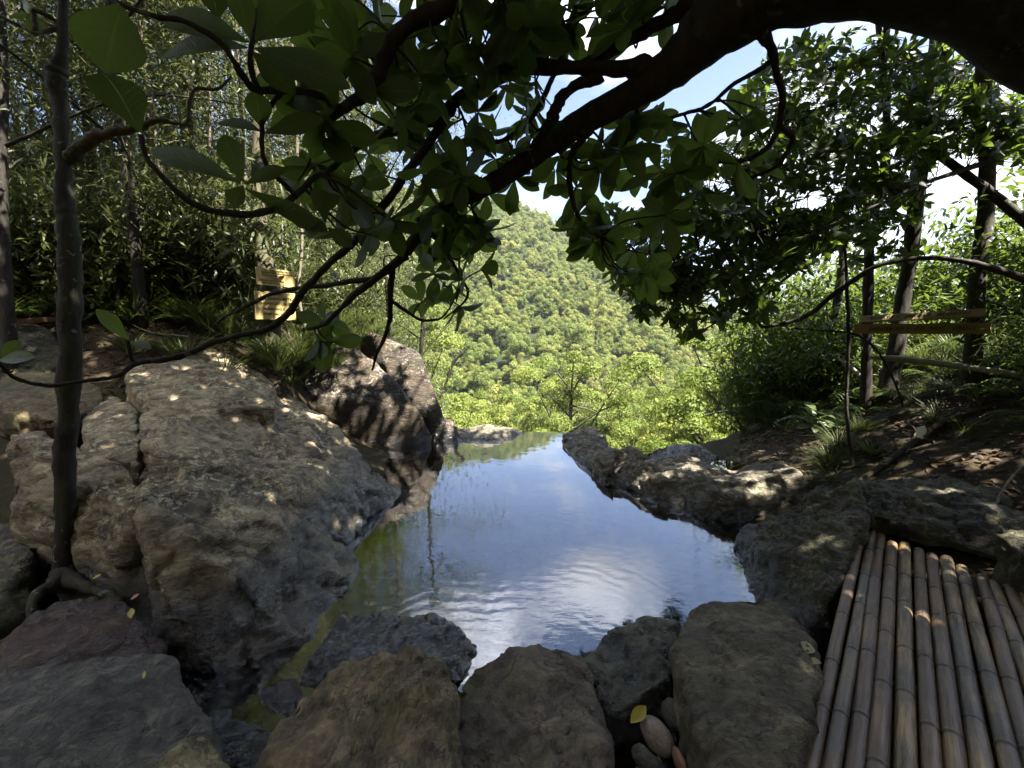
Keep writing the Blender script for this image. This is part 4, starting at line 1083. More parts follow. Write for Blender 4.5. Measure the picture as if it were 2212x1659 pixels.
# the rest of the same tree's crown, above and behind the viewer: it shades the pool
parts = []; tips = []; axes = []
top = BOUGH[0][14]
limb_ends = []
for k in range(76):
    ey = rng.uniform(-5, 5.4) if k < 58 else rng.uniform(-2.5, 3.5)
    e = np.array([rng.uniform(-4.6, 6.0) if k < 58 else rng.uniform(3.0, 8.5), ey, max(4.4, 2.9 + .80 * ey) + rng.uniform(0, 2.2)])
    s0 = BOUGH[0][int(rng.integers(6, 30))]
    mid = (s0 + e) / 2 + np.array([rng.normal() * .4, rng.normal() * .4 - .3, .8])
    pp, rr_ = spline([s0, mid, e], [.07, .045, .012], 6)
    parts.append(tube(pp, rr_, 7, .2, k))
    for j in range(92):
        s = rng.uniform(0.45, 1.05)
        c = pp[min(int(s * (len(pp) - 1)), len(pp) - 1)] + rng.normal(size=3) * np.array([.85, .85, .5])
        if c[2] > 2.3 + max(0, c[1]) * 0.80 + abs(c[0]) * .12 or c[1] < -.5: tips.append(c); axes.append(rng.normal(size=3) * .5 + np.array([0, 0, .7]))
V, F = cat(parts); mk('upper_limbs', V, F, BARK_DARK, OT)
Pn, A, N, L, W_, ti = whorls(tips, axes, (5, 8), (0.14, 0.22), 0.46)
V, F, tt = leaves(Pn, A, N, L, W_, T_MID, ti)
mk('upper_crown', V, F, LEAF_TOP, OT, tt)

# ------------------------------------------------------------------ slim tree on the left
def on_ground(px, d):
    r = ray(px, 760); r = r / math.hypot(r[0], r[1]) * 1.0
    q = CAM + ray(px, 760) * d
    return np.array([q[0], q[1], Hz(q[0], q[1])])
BARK_SLIM = mat_bark('bark_slim', (0.010, 0.008, 0.006), (0.038, 0.030, 0.021), 0.45, 1.3, 0.4)
sp_, sr_ = path([(138, 1275, 2.28, .075), (138, 1240, 2.28, .060), (141, 1100, 2.28, .055), (140, 965, 2.28, .060), (148, 900, 2.28, .062), (151, 750, 2.28, .064), (150, 600, 2.28, .064), (146, 490, 2.28, .066), (140, 440, 2.28, .056), (136, 350, 2.28, .046), (130, 240, 2.3, .044), (122, 175, 2.3, .058), (124, 150, 2.3, .056), (134, 110, 2.3, .034), (136, 0, 2.32, .034), (132, -140, 2.35, .032), (140, -400, 2.4, .025)], 6)
ST = empty('slim_tree', sp_[0]); tag(ST, 'slim dark lichen speckled tree trunk standing among the tan boulders', 'tree')
sr_ = sr_ * .72
v, q, t_ = tube(sp_, sr_, 18, 0.3, 3); mk('trunk', v, [q, t_], BARK_SLIM, ST)
parts = [tube(*path([(148, 345, 2.28, .03), (175, 318, 2.26, .036), (205, 298, 2.22, .030), (250, 284, 2.2, .022), (300, 276, 2.2, .016), (345, 258, 2.2, .014), (385, 268, 2.2, .01), (405, 265, 2.2, .009), (410, 220, 2.2, .009), (425, 192, 2.2, .008), (470, 192, 2.2, .007), (500, 165, 2.2, .005)], 5), 9, 0.5, 5),
         tube(*path([(130, 60, 2.3, .015), (90, 70, 2.25, .010), (75, 72, 2.2, .009), (40, 55, 2.2, .008), (-10, 30, 2.1, .007)], 5), 7, 0.3, 6),
         tube(*path([(78, 70, 2.25, .012), (72, 25, 2.25, .016), (95, 30, 2.26, .012), (125, 48, 2.3, .01)], 5), 7, 0.3, 7)]
V, F = cat(parts); mk('branch', V, F, BARK_MOSS, ST)
parts = [tube(*path([(136, 1240, 2.27, .05), (118, 1262, 2.2, .035), (92, 1275, 2.15, .028), (70, 1305, 2.08, .02), (68, 1350, 2.0, .012)], 5), 9, .3, 8),
         tube(*path([(140, 1240, 2.27, .05), (165, 1258, 2.2, .03), (205, 1275, 2.15, .026), (240, 1285, 2.12, .02), (265, 1300, 2.1, .01)], 5), 9, .3, 9),
         tube(*path([(150, 1245, 2.3, .04), (190, 1252, 2.32, .028), (240, 1250, 2.38, .024), (280, 1225, 2.45, .012)], 5), 9, .3, 10)]
V, F = cat(parts); mk('roots', V, F, BARK_SLIM, ST)
ltips = [sp_[-1] + rng.normal(size=3) * np.array([.7, .7, .35]) + [0, 0, .3] for k in range(90)]
Pn, A, N, L, W_, ti = whorls(ltips, rng.normal(size=(90, 3)) * .6 + [0, 0, .5], (4, 7), (.09, .13), .36)
V, F, tt = leaves(Pn, A, N, L, W_, T_MID, ti); mk('crown', V, F, LEAF_MID, ST, tt)

# ------------------------------------------------------------------ right bank trees with mid size leaves
TR = {
 'a': dict(label='dark slim trunk left of the two danger plank trunks', tr=[(1868, 905, 5.0, .06), (1873, 750, 5.0, .052), (1876, 600, 5.0, .05), (1882, 483, 5.0, .045), (1908, 383, 4.95, .04), (1915, 250, 4.9, .035), (1900, 80, 4.8, .03), (1880, -150, 4.8, .02)],
           limbs=[[(1882, 483, 5.0, .03), (1800, 525, 4.6, .018), (1700, 600, 4.3, .012), (1560, 690, 4.2, .007), (1500, 720, 4.1, .004)], [(1905, 390, 4.95, .02), (1840, 440, 4.7, .012), (1720, 470, 4.4, .009), (1600, 540, 4.2, .007), (1440, 640, 4.0, .004)], [(1900, 200, 4.9, .02), (1780, 230, 4.5, .012), (1640, 300, 4.2, .006)]]),
 'b': dict(label='leaning dark trunk rising behind the middle of the danger planks', tr=[(1900, 905, 5.1, .10), (1935, 760, 5.1, .085), (1952, 640, 5.1, .075), (1968, 550, 5.05, .072), (1978, 440, 5.0, .075), (1995, 300, 5.0, .075), (2020, 120, 5.0, .07), (2040, -100, 4.9, .05)],
           limbs=[[(1992, 317, 5.0, .035), (1908, 377, 4.6, .016), (1850, 420, 4.3, .014), (1802, 460, 4.1, .013), (1700, 485, 3.9, .010), (1560, 522, 3.8, .007), (1400, 580, 3.7, .004)], [(1995, 300, 5.0, .03), (1850, 312, 4.6, .016), (1750, 350, 4.3, .012), (1600, 400, 4.0, .008), (1470, 440, 3.9, .004)], [(2015, 150, 5.0, .03), (1900, 140, 4.6, .018), (1780, 150, 4.2, .008)]]),
 'c': dict(label='grey brown trunk at the right ends of the danger planks', tr=[(2090, 915, 4.2, .085), (2094, 870, 4.2, .075), (2105, 720, 4.2, .068), (2115, 570, 4.2, .066), (2128, 480, 4.2, .064), (2132, 333, 4.2, .06), (2125, 217, 4.2, .058), (2120, 50, 4.2, .05), (2110, -150, 4.2, .04)],
           limbs=[[(2300, 540, 3.8, .05), (2212, 475, 3.9, .045), (2108, 393, 4.05, .04), (2022, 333, 4.2, .035), (1960, 300, 4.4, .015), (1880, 290, 4.5, .006)], [(2130, 350, 4.2, .03), (2000, 395, 3.9, .014), (1900, 440, 3.7, .010), (1760, 500, 3.6, .006)], [(2132, 300, 4.2, .03), (2180, 295, 4.1, .016), (2260, 292, 4.0, .012)]]),
}
RP = [([(1700, 95), (1880, 70), (2060, 170), (2230, 250), (2230, 330), (2000, 330), (1700, 330), (1560, 250)], 420, 3.8, 5.6),
      ([(1440, 320), (1700, 300), (2050, 300), (2000, 400), (1880, 500), (1620, 520), (1420, 470)], 420, 3.6, 5.2),
      ([(1310, 450), (1600, 440), (1860, 480), (1780, 560), (1680, 600), (1660, 690), (1560, 700), (1490, 730), (1400, 690), (1270, 540)], 480, 3.5, 4.8),
      ([(1850, 380), (2010, 380), (1960, 600), (1790, 560)], 60, 4.4, 5.6),
      ([(2050, 180), (2230, 240), (2260, 400), (2150, 340)], 60, 3.8, 5.0),
      ([(1900, 50), (2080, 110), (2240, 180), (2240, 330), (1980, 330)], 170, 3.8, 5.2)]
sk = {}
for k, t in TR.items():
    t['tp'], t['trad'] = path(t['tr'], 6)
    t['lp'] = [path(l, 6) for l in t['limbs']]
    t['parts'] = [tube(pp, rr_, 8, .25, 3) for pp, rr_ in t['lp']]
    t['tips'] = []; t['axes'] = []
    sk[k] = np.vstack([pp for pp, _ in t['lp']])
def assign(c):
    k = min(TR, key=lambda k: np.linalg.norm(sk[k] - c, axis=1).min())
    tb, ax = twig_to(c, sk[k], .0045, .55)
    TR[k]['parts'].append(tb); TR[k]['tips'].append(c); TR[k]['axes'].append(ax * .7 + np.array([0, -.1, .25]) + rng.normal(size=3) * .4)
for poly_, n_, d0, d1 in RP:
    for (px, py) in sample_poly(poly_, n_):
        assign(P(px, py, rng.uniform(d0, d1)))
# upper crowns of the same trees, above the picture
for k, t in TR.items():
    e0 = t['tp'][-1]
    for j in range(7):
        e = e0 + np.array([rng.uniform(-2.0, 2.4), rng.uniform(-3.2, 1.2), rng.uniform(-.2, 1.8)])
        s0 = t['tp'][int(rng.integers(len(t['tp']) - 9, len(t['tp'])))]
        pp, rr_ = spline([s0, (s0 + e) / 2 + [0, 0, .3], e], [.035, .022, .008], 5)
        t['parts'].append(tube(pp, rr_, 6, .2, j))
        for q in range(46):
            c = pp[int(rng.integers(3, len(pp)))] + rng.normal(size=3) * np.array([.5, .5, .3])
            t['tips'].append(c); t['axes'].append(rng.normal(size=3) * .5 + np.array([0, 0, .6]))
for k, t in TR.items():
    base = t['tp'][0].copy(); root = empty('bank_tree', base); tag(root, t['label'], 'tree', 'trees on the right bank')
    v, q, t_ = tube(t['tp'], t['trad'], 14, .15, 4); mk('trunk', v, [q, t_], BARK_GREY if k == 'c' else BARK_DARK, root)
    V, F = cat(t['parts']); mk('branches', V, F, BARK_DARK, root)
    Pn, A, N, L, W_, ti = whorls(t['tips'], t['axes'], (5, 8), (.085, .145), .42, (40, 100))
    V, F, tt = leaves(Pn, A, N, L, W_, T_MID, ti); mk('crown', V, F, LEAF_MID, root, tt)

def stem_thing(name, label, cat_, pts, mat, group=None, n=6, sides=8, rough=.3, seed=0):
    pp, rr_ = path(pts, n)
    v, q, t_ = tube(pp, rr_, sides, rough, seed)
    o = mk(name, v, [q, t_], mat, None, loc=pp[0]); return tag(o, label, cat_, group)
stem_thing('bare_branch', 'long bare dark branch reaching in from the right edge over the danger plank', 'branch', [(2330, 650, 3.2, .035), (2212, 603, 3.2, .03), (2108, 570, 3.2, .022), (2008, 557, 3.3, .018), (1908, 570, 3.4, .018), (1858, 596, 3.5, .020), (1792, 643, 3.7, .022), (1735, 686, 3.8, .017), (1655, 706, 3.9, .017), (1640, 700, 3.9, .009), (1622, 680, 3.9, .006)], BARK_DARK, seed=3)
stem_thing('sapling', 'thin dark sapling stem rooted beside the dirt path left of the danger planks', 'sapling', [(1842, 1010, 3.85, .022), (1835, 960, 3.9, .015), (1829, 886, 3.9, .014), (1829, 830, 3.9, .015), (1833, 740, 3.9, .014), (1830, 640, 3.95, .014), (1827, 560, 4.0, .012), (1818, 480, 4.0, .010), (1830, 380, 4.1, .007)], BARK_DARK, seed=4)
stem_thing('sapling', 'leaning thin tree behind the leafy bank left of the sapling', 'tree', [(1785, 850, 6.0, .05), (1795, 740, 6.0, .045), (1806, 660, 6.0, .045), (1818, 586, 6.0, .05), (1825, 480, 6.0, .045), (1840, 330, 6.0, .04), (1850, 200, 6.0, .03)], BARK_DARK, seed=5)
stem_thing('arching_stem', 'thin arching stem bending over beside the bamboo rail', 'stem', [(1712, 709, 4.9, .008), (1780, 714, 4.8, .010), (1850, 723, 4.7, .012), (1890, 752, 4.6, .012), (1920, 800, 4.55, .011), (1942, 850, 4.5, .010), (1958, 915, 4.45, .012)], BARK_DARK, seed=6)
stem_thing('rail_pole', 'pale green bamboo rail tied across the trunks below the danger plank', 'rail', [(1880, 772, 4.75, .022), (1950, 776, 4.55, .034), (2080, 792, 4.1, .030), (2212, 812, 3.7, .028), (2350, 835, 3.4, .028)], mat_plain('pale_bamboo', (0.22, 0.215, 0.14), .5, .4, .4, 6), sides=12, rough=.08, seed=7)
stem_thing('dead_pole', 'pale grey dead branch lying across the bank behind the sapling', 'branch', [(1795, 766, 5.5, .018), (1830, 788, 5.35, .024), (1862, 815, 5.2, .024), (1895, 842, 5.05, .015)], mat_plain('dead_wood', (0.36, 0.33, 0.28), .8, .2, .4, 12), seed=8)
stem_thing('dead_snag', 'crooked bare black snag against the sunlit valley', 'branch', [(950, 860, 9.0, .018), (962, 830, 9.0, .02), (975, 795, 9.0, .03), (985, 775, 9.0, .035), (997, 763, 9.0, .035), (993, 757, 9.0, .02)], BARK_DARK, seed=9)
stem_thing('dead_snag', 'pale crooked root stem leaning on the left bank under the notice boards', 'branch', [(470, 560, 5.0, .02), (500, 535, 5.1, .02), (520, 500, 5.2, .018), (560, 470, 5.3, .012)], BARK_PALE, seed=10)

# sign tree
sp2, sr2 = spline([on_ground(575, SD + .1) - [0, 0, .1], P(582, 660, SD + .03), P(578, 600, SD + .05), P(565, 520, SD + .2), P(555, 400, SD + .4), P(560, 200, SD + .5), P(540, -100, SD + .5)], [.16, .12, .10, .085, .075, .06, .04], 6)
SG = empty('mossy_tree', sp2[0]); tag(SG, 'mossy trunk on the left bank carrying two yellow notice boards', 'tree')
v, q, t_ = tube(sp2, sr2, 14, .25, 6); mk('trunk', v, [q, t_], BARK_MOSS, SG)
tp = [sp2[int(rng.integers(18, len(sp2)))] + rng.normal(size=3) * [.8, .8, .5] for k in range(260)]
Pn, A, N, L, W_, ti = whorls(tp, rng.normal(size=(260, 3)) * .6 + [0, 0, .4], (4, 7), (.07, .11), .34)
V, F, tt = leaves(Pn, A, N, L, W_, T_MID, ti); mk('crown', V, F, LEAF_FOR, SG, tt)
x_, y_ = face_axes(78, 690, 4.3, 0.3, 0.11)
board('loose_plank', 'reddish brown plank lying on the left bank behind the slim tree', 'plank', P(70, 692, 4.25), x_, y_, .62, .05, .03, mat_plain('red_plank', (0.14, 0.06, 0.035), .7, .2, .4, 5), [], 7, .002)

# ------------------------------------------------------------------ left forest: slender trees with narrow leaves
def forest_tree(name, h, r, lo, cr, nl, Lf, Wr, lmat, bark, T=T_LAN, lean=0.05, nlimb=16, seed=0, clump=.32, kink=.04):
    rr = np.random.default_rng(seed)
    root = empty(name, (0, 0, 0))
    zs = np.linspace(-.15, h, 8)
    tp = np.column_stack([np.cumsum(rr.normal(size=8) * kink) + lean * zs, np.cumsum(rr.normal(size=8) * kink), zs])
    tp -= [tp[0, 0], tp[0, 1], 0]
    tp, tr = spline(tp, np.linspace(r * 1.15, r * .3, 8), 4)
    parts = [tube(tp, tr, 8, .2, seed)]; Pn = []; A = []
    for k in range(nlimb):
        zf = lo + (h - lo) * (k + .5) / nlimb
        i = int(np.argmin(np.abs(tp[:, 2] - zf))); s0 = tp[i]
        a = k * 2.4 + rr.normal() * .4
        ln = cr * (0.55 + .6 * rr.random()) * (1.0 - .45 * (zf - lo) / max(h - lo, .1))
        e = s0 + np.array([math.cos(a) * ln, math.sin(a) * ln, ln * rr.uniform(.15, .75)])
        pp, rd = spline([s0, (s0 + e) / 2 + [0, 0, ln * .12], e], [r * .35, r * .22, .004], 5)
        parts.append(tube(pp, rd, 5))
        m_ = nl // nlimb
        idx = rr.integers(int(len(pp) * .3), len(pp), m_)
        sub = rr.integers(0, 7, m_)                       # sub-clumps along the limb
        off = rr.normal(size=(7, 3)) * clump
        Pn.append(pp[idx] + off[sub] * .8 + rr.normal(size=(m_, 3)) * clump * .55)
        d = rr.normal(size=(m_, 3)) * .7 + (e - s0) / ln * .5 + np.array([0, 0, -.35]); A.append(d)
    V, F = cat(parts); mk('trunk', V, F, bark, root)
    Pn = np.vstack(Pn); A = unit(np.vstack(A)); n = len(Pn)
    L = rr.uniform(*Lf, n); ti = np.clip(rr.normal(.45, .22, n), 0, 1)
    V, F, tt = leaves(Pn, A, rr.normal(size=(n, 3)) * .6 + [0, 0, 1], L, L * Wr, T, ti)
    mk('crown', V, F, lmat, root, tt)
    return root
def place(root, x, y, rz=0.0, s=1.0, z=None, label=None, group=None, cat_='tree'):
    root.location = (x, y, (Hz(x, y) if z is None else z)); root.rotation_euler = (0, 0, rz); root.scale = (s, s, s)
    tag(root, label, cat_, group)
FT = [forest_tree('forest_tree', 8.5, .05, 1.2, 1.5, 8500, (.05, .095), .20, LEAF_FOR, BARK_PALE, seed=1),
      forest_tree('forest_tree', 9.5, .05, 1.8, 1.8, 10500, (.045, .085), .26, LEAF_FOR, BARK_GREY, seed=2, nlimb=20),
      forest_tree('forest_tree', 6.0, .028, .6, 1.1, 6000, (.055, .10), .17, LEAF_FOR, BARK_PALE, seed=3, lean=.10, nlimb=10),
      forest_tree('forest_tree', 10.5, .055, 2.0, 2.1, 11500, (.05, .09), .25, LEAF_FOR, BARK_DARK, seed=4, nlimb=22)]
spots = [(8, 3.9, 3), (80, 5.2, 0), (310, 4.8, 3), (385, 6.2, 0), (452, 6.0, 1), (505, 7.6, 2), (640, 8.2, 2), (240, 6.6, 1), (175, 6.2, 2), (40, 7.0, 1), (700, 10.0, 1), (775, 11.0, 0), (420, 8.5, 3), (-120, 5.0, 1), (-60, 7.5, 3),
         (120, 9.0, 3), (210, 9.5, 0), (290, 8.8, 1), (350, 10.5, 3), (560, 10.0, 3), (610, 11.5, 1), (680, 8.6, 0), (500, 12.5, 3), (430, 13, 1), (330, 13.5, 0), (230, 13, 3), (130, 13, 1), (20, 11, 0), (-100, 11, 3), (-250, 8, 1),
         (740, 13, 3), (560, 15, 1), (380, 16.5, 3), (260, 17, 1), (120, 17, 3), (0, 16, 1), (-180, 15, 3), (650, 14.5, 0), (280, 7.4, 2), (590, 8.2, 2), (340, 7.0, 2), (100, 7.8, 2), (15, 5.6, 2), (470, 9.6, 0), (850, 8.6, 1), (800, 9.5, 3), (885, 10.5, 3), (760, 8.4, 1), (300, 5.6, 2), (345, 6.4, 2), (412, 5.4, 2), (430, 7.2, 2), (520, 6.3, 2), (205, 5.8, 2), (255, 8.0, 2), (60, 6.2, 2), (375, 8.2, 2), (475, 8.4, 2), (700, 16, 3), (620, 18, 1), (540, 19, 3), (780, 15, 1), (830, 13, 3), (820, 18, 1), (720, 20, 3), (460, 20, 1), (380, 21, 3), (660, 12.5, 3), (740, 11.2, 3), (880, 14, 1), (600, 13.2, 3), (520, 16.5, 1)]
first = [True] * 4
FL = 'slender tree with narrow leaves in the dense shaded forest on the left bank'
NB = {0: 'dark trunk of a slender tree at the very left edge', 1: 'thin pale sunlit trunk just left of the slim dark tree', 2: 'dark straight trunk behind the big leaves right of the slim tree', 3: 'thin pale stem right of the dark straight forest trunk', 4: 'grey forest trunk left of the notice board tree'}
for i, (px, d, k) in enumerate(spots):
    q = CAM + ray(px, 700) * d
    o = FT[k] if first[k] else copy_tree(FT[k]); first[k] = False
    place(o, q[0], q[1], rng.uniform(0, 6.28), rng.uniform(.85, 1.2), None, NB.get(i, FL), 'slender trees of the left forest')
def shrub(name, h, cr, n, Lf, Wr, lmat, T, seed, nst=9, droop=-.1):
    rr = np.random.default_rng(seed); root = empty(name, (0, 0, 0)); parts = []; Pn = []; A = []
    for k in range(nst):
        a = rr.random() * 6.28; ln = cr * rr.uniform(.4, 1.0)
        e = np.array([math.cos(a) * ln, math.sin(a) * ln, h * rr.uniform(.45, 1.0)])
        pp, rd = spline([np.array([0, 0, -.08]), e * [.35, .35, .6], e], [.014, .010, .003], 6)
        parts.append(tube(pp, rd, 5))
        m_ = n // nst; idx = rr.integers(int(len(pp) * .25), len(pp), m_); off = rr.normal(size=(8, 3)) * .16 * h
        Pn.append(pp[idx] + off[rr.integers(0, 8, m_)] + rr.normal(size=(m_, 3)) * .07 * h); A.append(rr.normal(size=(m_, 3)) * .6 + unit(e) * .5 + [0, 0, droop])
    V, F = cat(parts); mk('stems', V, F, BARK_GREY, root)
    Pn = np.vstack(Pn); Pn[:, 2] = np.maximum(Pn[:, 2], .02); A = unit(np.vstack(A)); n = len(Pn); L = rr.uniform(*Lf, n)
    V, F, tt = leaves(Pn, A, rr.normal(size=(n, 3)) * .5 + [0, -.1, 1], L, L * Wr, T, np.clip(rr.normal(.5, .22, n), 0, 1))
    mk('foliage', V, F, lmat, root, tt); return root
US = [shrub('understory_shrub', 1.1, .7, 1500, (.08, .16), .16, LEAF_FOR, T_LAN, 21), shrub('understory_shrub', .8, .6, 1100, (.07, .12), .34, LEAF_FOR, T_LAN, 22)]
first = [True, True]
us_spots = [(520, 5.8), (470, 6.4), (400, 5.6), (330, 6.2), (260, 5.8), (190, 5.4), (60, 5.6), (0, 5.0), (620, 6.5), (680, 7.0), (720, 8.0), (560, 7.5), (440, 7.6), (300, 7.8), (120, 7.0), (20, 6.4), (640, 9.0), (520, 9.2), (380, 9.4), (220, 9.0), (760, 9.6), (820, 9.8), (740, 7.3), (790, 7.6), (110, 4.9), (30, 4.6), (-40, 4.4), (160, 4.7), (230, 5.2), (280, 5.4), (360, 5.3), (430, 5.5), (490, 5.6), (70, 5.2), (-100, 5.6), (200, 6.4), (-40, 5.2), (20, 5.3), (90, 5.6), (140, 5.3), (40, 5.8)]
for i, (px, d) in enumerate(us_spots):
    q = CAM + ray(px, 700) * d; k = i % 2
    o = US[k] if first[k] else copy_tree(US[k]); first[k] = False
    place(o, q[0], q[1], rng.uniform(0, 6.28), rng.uniform(.8, 1.5), None, 'shaded narrow leaved shrub under the left forest trees', 'understory shrubs of the left bank', 'shrub')

# ------------------------------------------------------------------ right bank bushes, ferns
BU = [shrub('leafy_bush', 1.5, 1.0, 3000, (.07, .12), .36, LEAF_BUSH, T_LAN, 31, 12), shrub('leafy_bush', 1.2, .9, 2600, (.10, .18), .18, LEAF_BUSH, T_LAN, 32, 12, -.3), shrub('leafy_bush', 1.9, 1.2, 3000, (.09, .14), .42, LEAF_BUSH, T_LAN, 33, 11)]
first = [True] * 3
bu_spots = [(1650, 6.6, 1, .9), (1690, 6.4, 1, 1.0), (1720, 7.0, 2, 1.0), (1760, 6.6, 0, 1.1), (1800, 7.4, 2, 1.1), (1740, 5.9, 1, .8), (1790, 5.8, 0, .8), (1840, 6.2, 1, 1.0), (1880, 7.0, 0, 1.1), (1930, 7.6, 2, 1.0), (1980, 7.2, 1, 1.0), (2040, 7.8, 2, 1.0),
            (2100, 7.0, 0, 1.0), (2160, 7.6, 2, 1.1), (2235, 6.6, 1, .9), (2280, 6.6, 2, 1.2), (2330, 5.6, 0, .9), (2380, 4.8, 1, .8), (1860, 8.6, 2, 1.3), (2000, 9.2, 2, 1.2), (2120, 9.4, 2, 1.3), (2240, 9.0, 2, 1.3), (1700, 8.2, 2, 1.0), (1770, 8.6, 0, 1.3), (2300, 4.0, 0, .9), (2330, 3.4, 1, .55), (1625, 7.0, 1, .7)]
BL = {3: 'bright yellow green bush crowning the right side of the drop', 0: 'drooping narrow leaved bush at the edge of the drop', 14: 'deep green bush at the right edge below the rail', 6: 'low leafy bush beside the thin sapling stem'}
for i, (px, d, k, s) in enumerate(bu_spots):
    q = CAM + ray(px, 760) * d
    o = BU[k] if first[k] else copy_tree(BU[k]); first[k] = False
    place(o, q[0], q[1], rng.uniform(0, 6.28), s, None, BL.get(i, 'leafy green bush in the thicket behind the danger planks'), 'bushes on the right bank', 'bush')
def fern(seed):
    rr = np.random.default_rng(seed); root = empty('fern', (0, 0, 0)); Pn = []; A = []; N = []; L = []; parts = []
    for k in range(11):
        a = k * 2.4 + rr.normal() * .3; ln = rr.uniform(.35, .6); u = np.array([math.cos(a), math.sin(a), 0]); sd = np.array([-u[1], u[0], 0])
        s = np.linspace(0, 1, 16); pp = u * (s * ln)[:, None] + np.array([0, 0, 1]) * (ln * (1.1 * s - 1.0 * s ** 2.2))[:, None]
        parts.append(tube(pp, np.linspace(.004, .0012, 16), 4)); tg = unit(np.gradient(pp, axis=0))
        for i in range(2, 16):
            for sg in (-1, 1):
                Pn.append(pp[i]); A.append(sd * sg + tg[i] * .35); N.append(np.cross(tg[i], sd) * -1 + rr.normal(size=3) * .1 if False else np.array([0, 0, 1.0])); L.append(.16 * ln * 1.3 * math.sin(math.pi * (i + 1) / 17.5) + .012)
    V, F = cat(parts); mk('stalks', V, F, BARK_MOSS, root)
    L = np.array(L); V, F, tt = leaves(np.array(Pn), np.array(A), np.array(N), L, L * .32, T_LAN, np.clip(rr.normal(.6, .15, len(L)), 0, 1))
    mk('fronds', V, F, LEAF_BUSH, root, tt); return root
FE = [fern(1), fern(2)]; first = [True, True]
for i, (px, d, s) in enumerate([(1700, 5.9, 1.1), (1755, 5.6, 1.0), (1800, 5.2, .9), (1850, 5.3, 1.0), (1780, 4.9, .8), (1870, 4.9, .8), (1990, 5.6, .9), (2060, 5.4, 1.0), (2150, 4.9, .9), (2200, 4.2, .9), (1940, 5.6, .9), (2250, 3.6, .8), (300, 4.9, .7), (240, 5.0, .8), (345, 5.2, .8), (2120, 4.5, .7), (1670, 6.2, 1.0), (2010, 4.9, .7), (2090, 4.1, .6), (2180, 3.7, .7), (1930, 4.9, .7), (2260, 3.2, .6), (150, 4.8, .8), (60, 4.5, .8), (400, 5.0, .7), (190, 4.9, .8), (30, 5.0, .9), (100, 5.1, .9), (-30, 4.8, .9), (140, 5.2, 1.0), (70, 5.3, .9)]):
    q = CAM + ray(px, 860) * d; k = i % 2
    o = FE[k] if first[k] else copy_tree(FE[k]); first[k] = False
    place(o, q[0], q[1], rng.uniform(0, 6.28), s, None, 'green fern spreading fronds on the %s bank' % ('left' if px < 1000 else 'right'), 'ferns on the banks', 'fern')
# the young plant with broad bright leaves by the sapling
q = P(1775, 930, 4.75)
yp = empty('seedling', (q[0], q[1], Hz(q[0], q[1]))); tag(yp, 'young seedling with a few broad bright green leaves left of the sapling', 'seedling')
q0 = np.array(yp.location); v, qd, t_ = tube(*spline([q0, q0 + [.02, -.02, .2], P(1765, 890, 4.7)], [.008, .006, .004], 5), 6); mk('stem', v, [qd, t_], BARK_MOSS, yp)
tips_ = [P(1765, 890, 4.7), P(1770, 905, 4.7), P(1760, 915, 4.68)]
Pn, A, N, L, W_, ti = whorls(tips_, [[0, -.3, 1]] * 3, (4, 5), (.15, .22), .42, (50, 95)); V, F, tt = leaves(Pn, A, N, L, W_, T_BIG, np.full(len(L), .9)); mk('leaves', V, F, LEAF_BUSH, yp, tt)

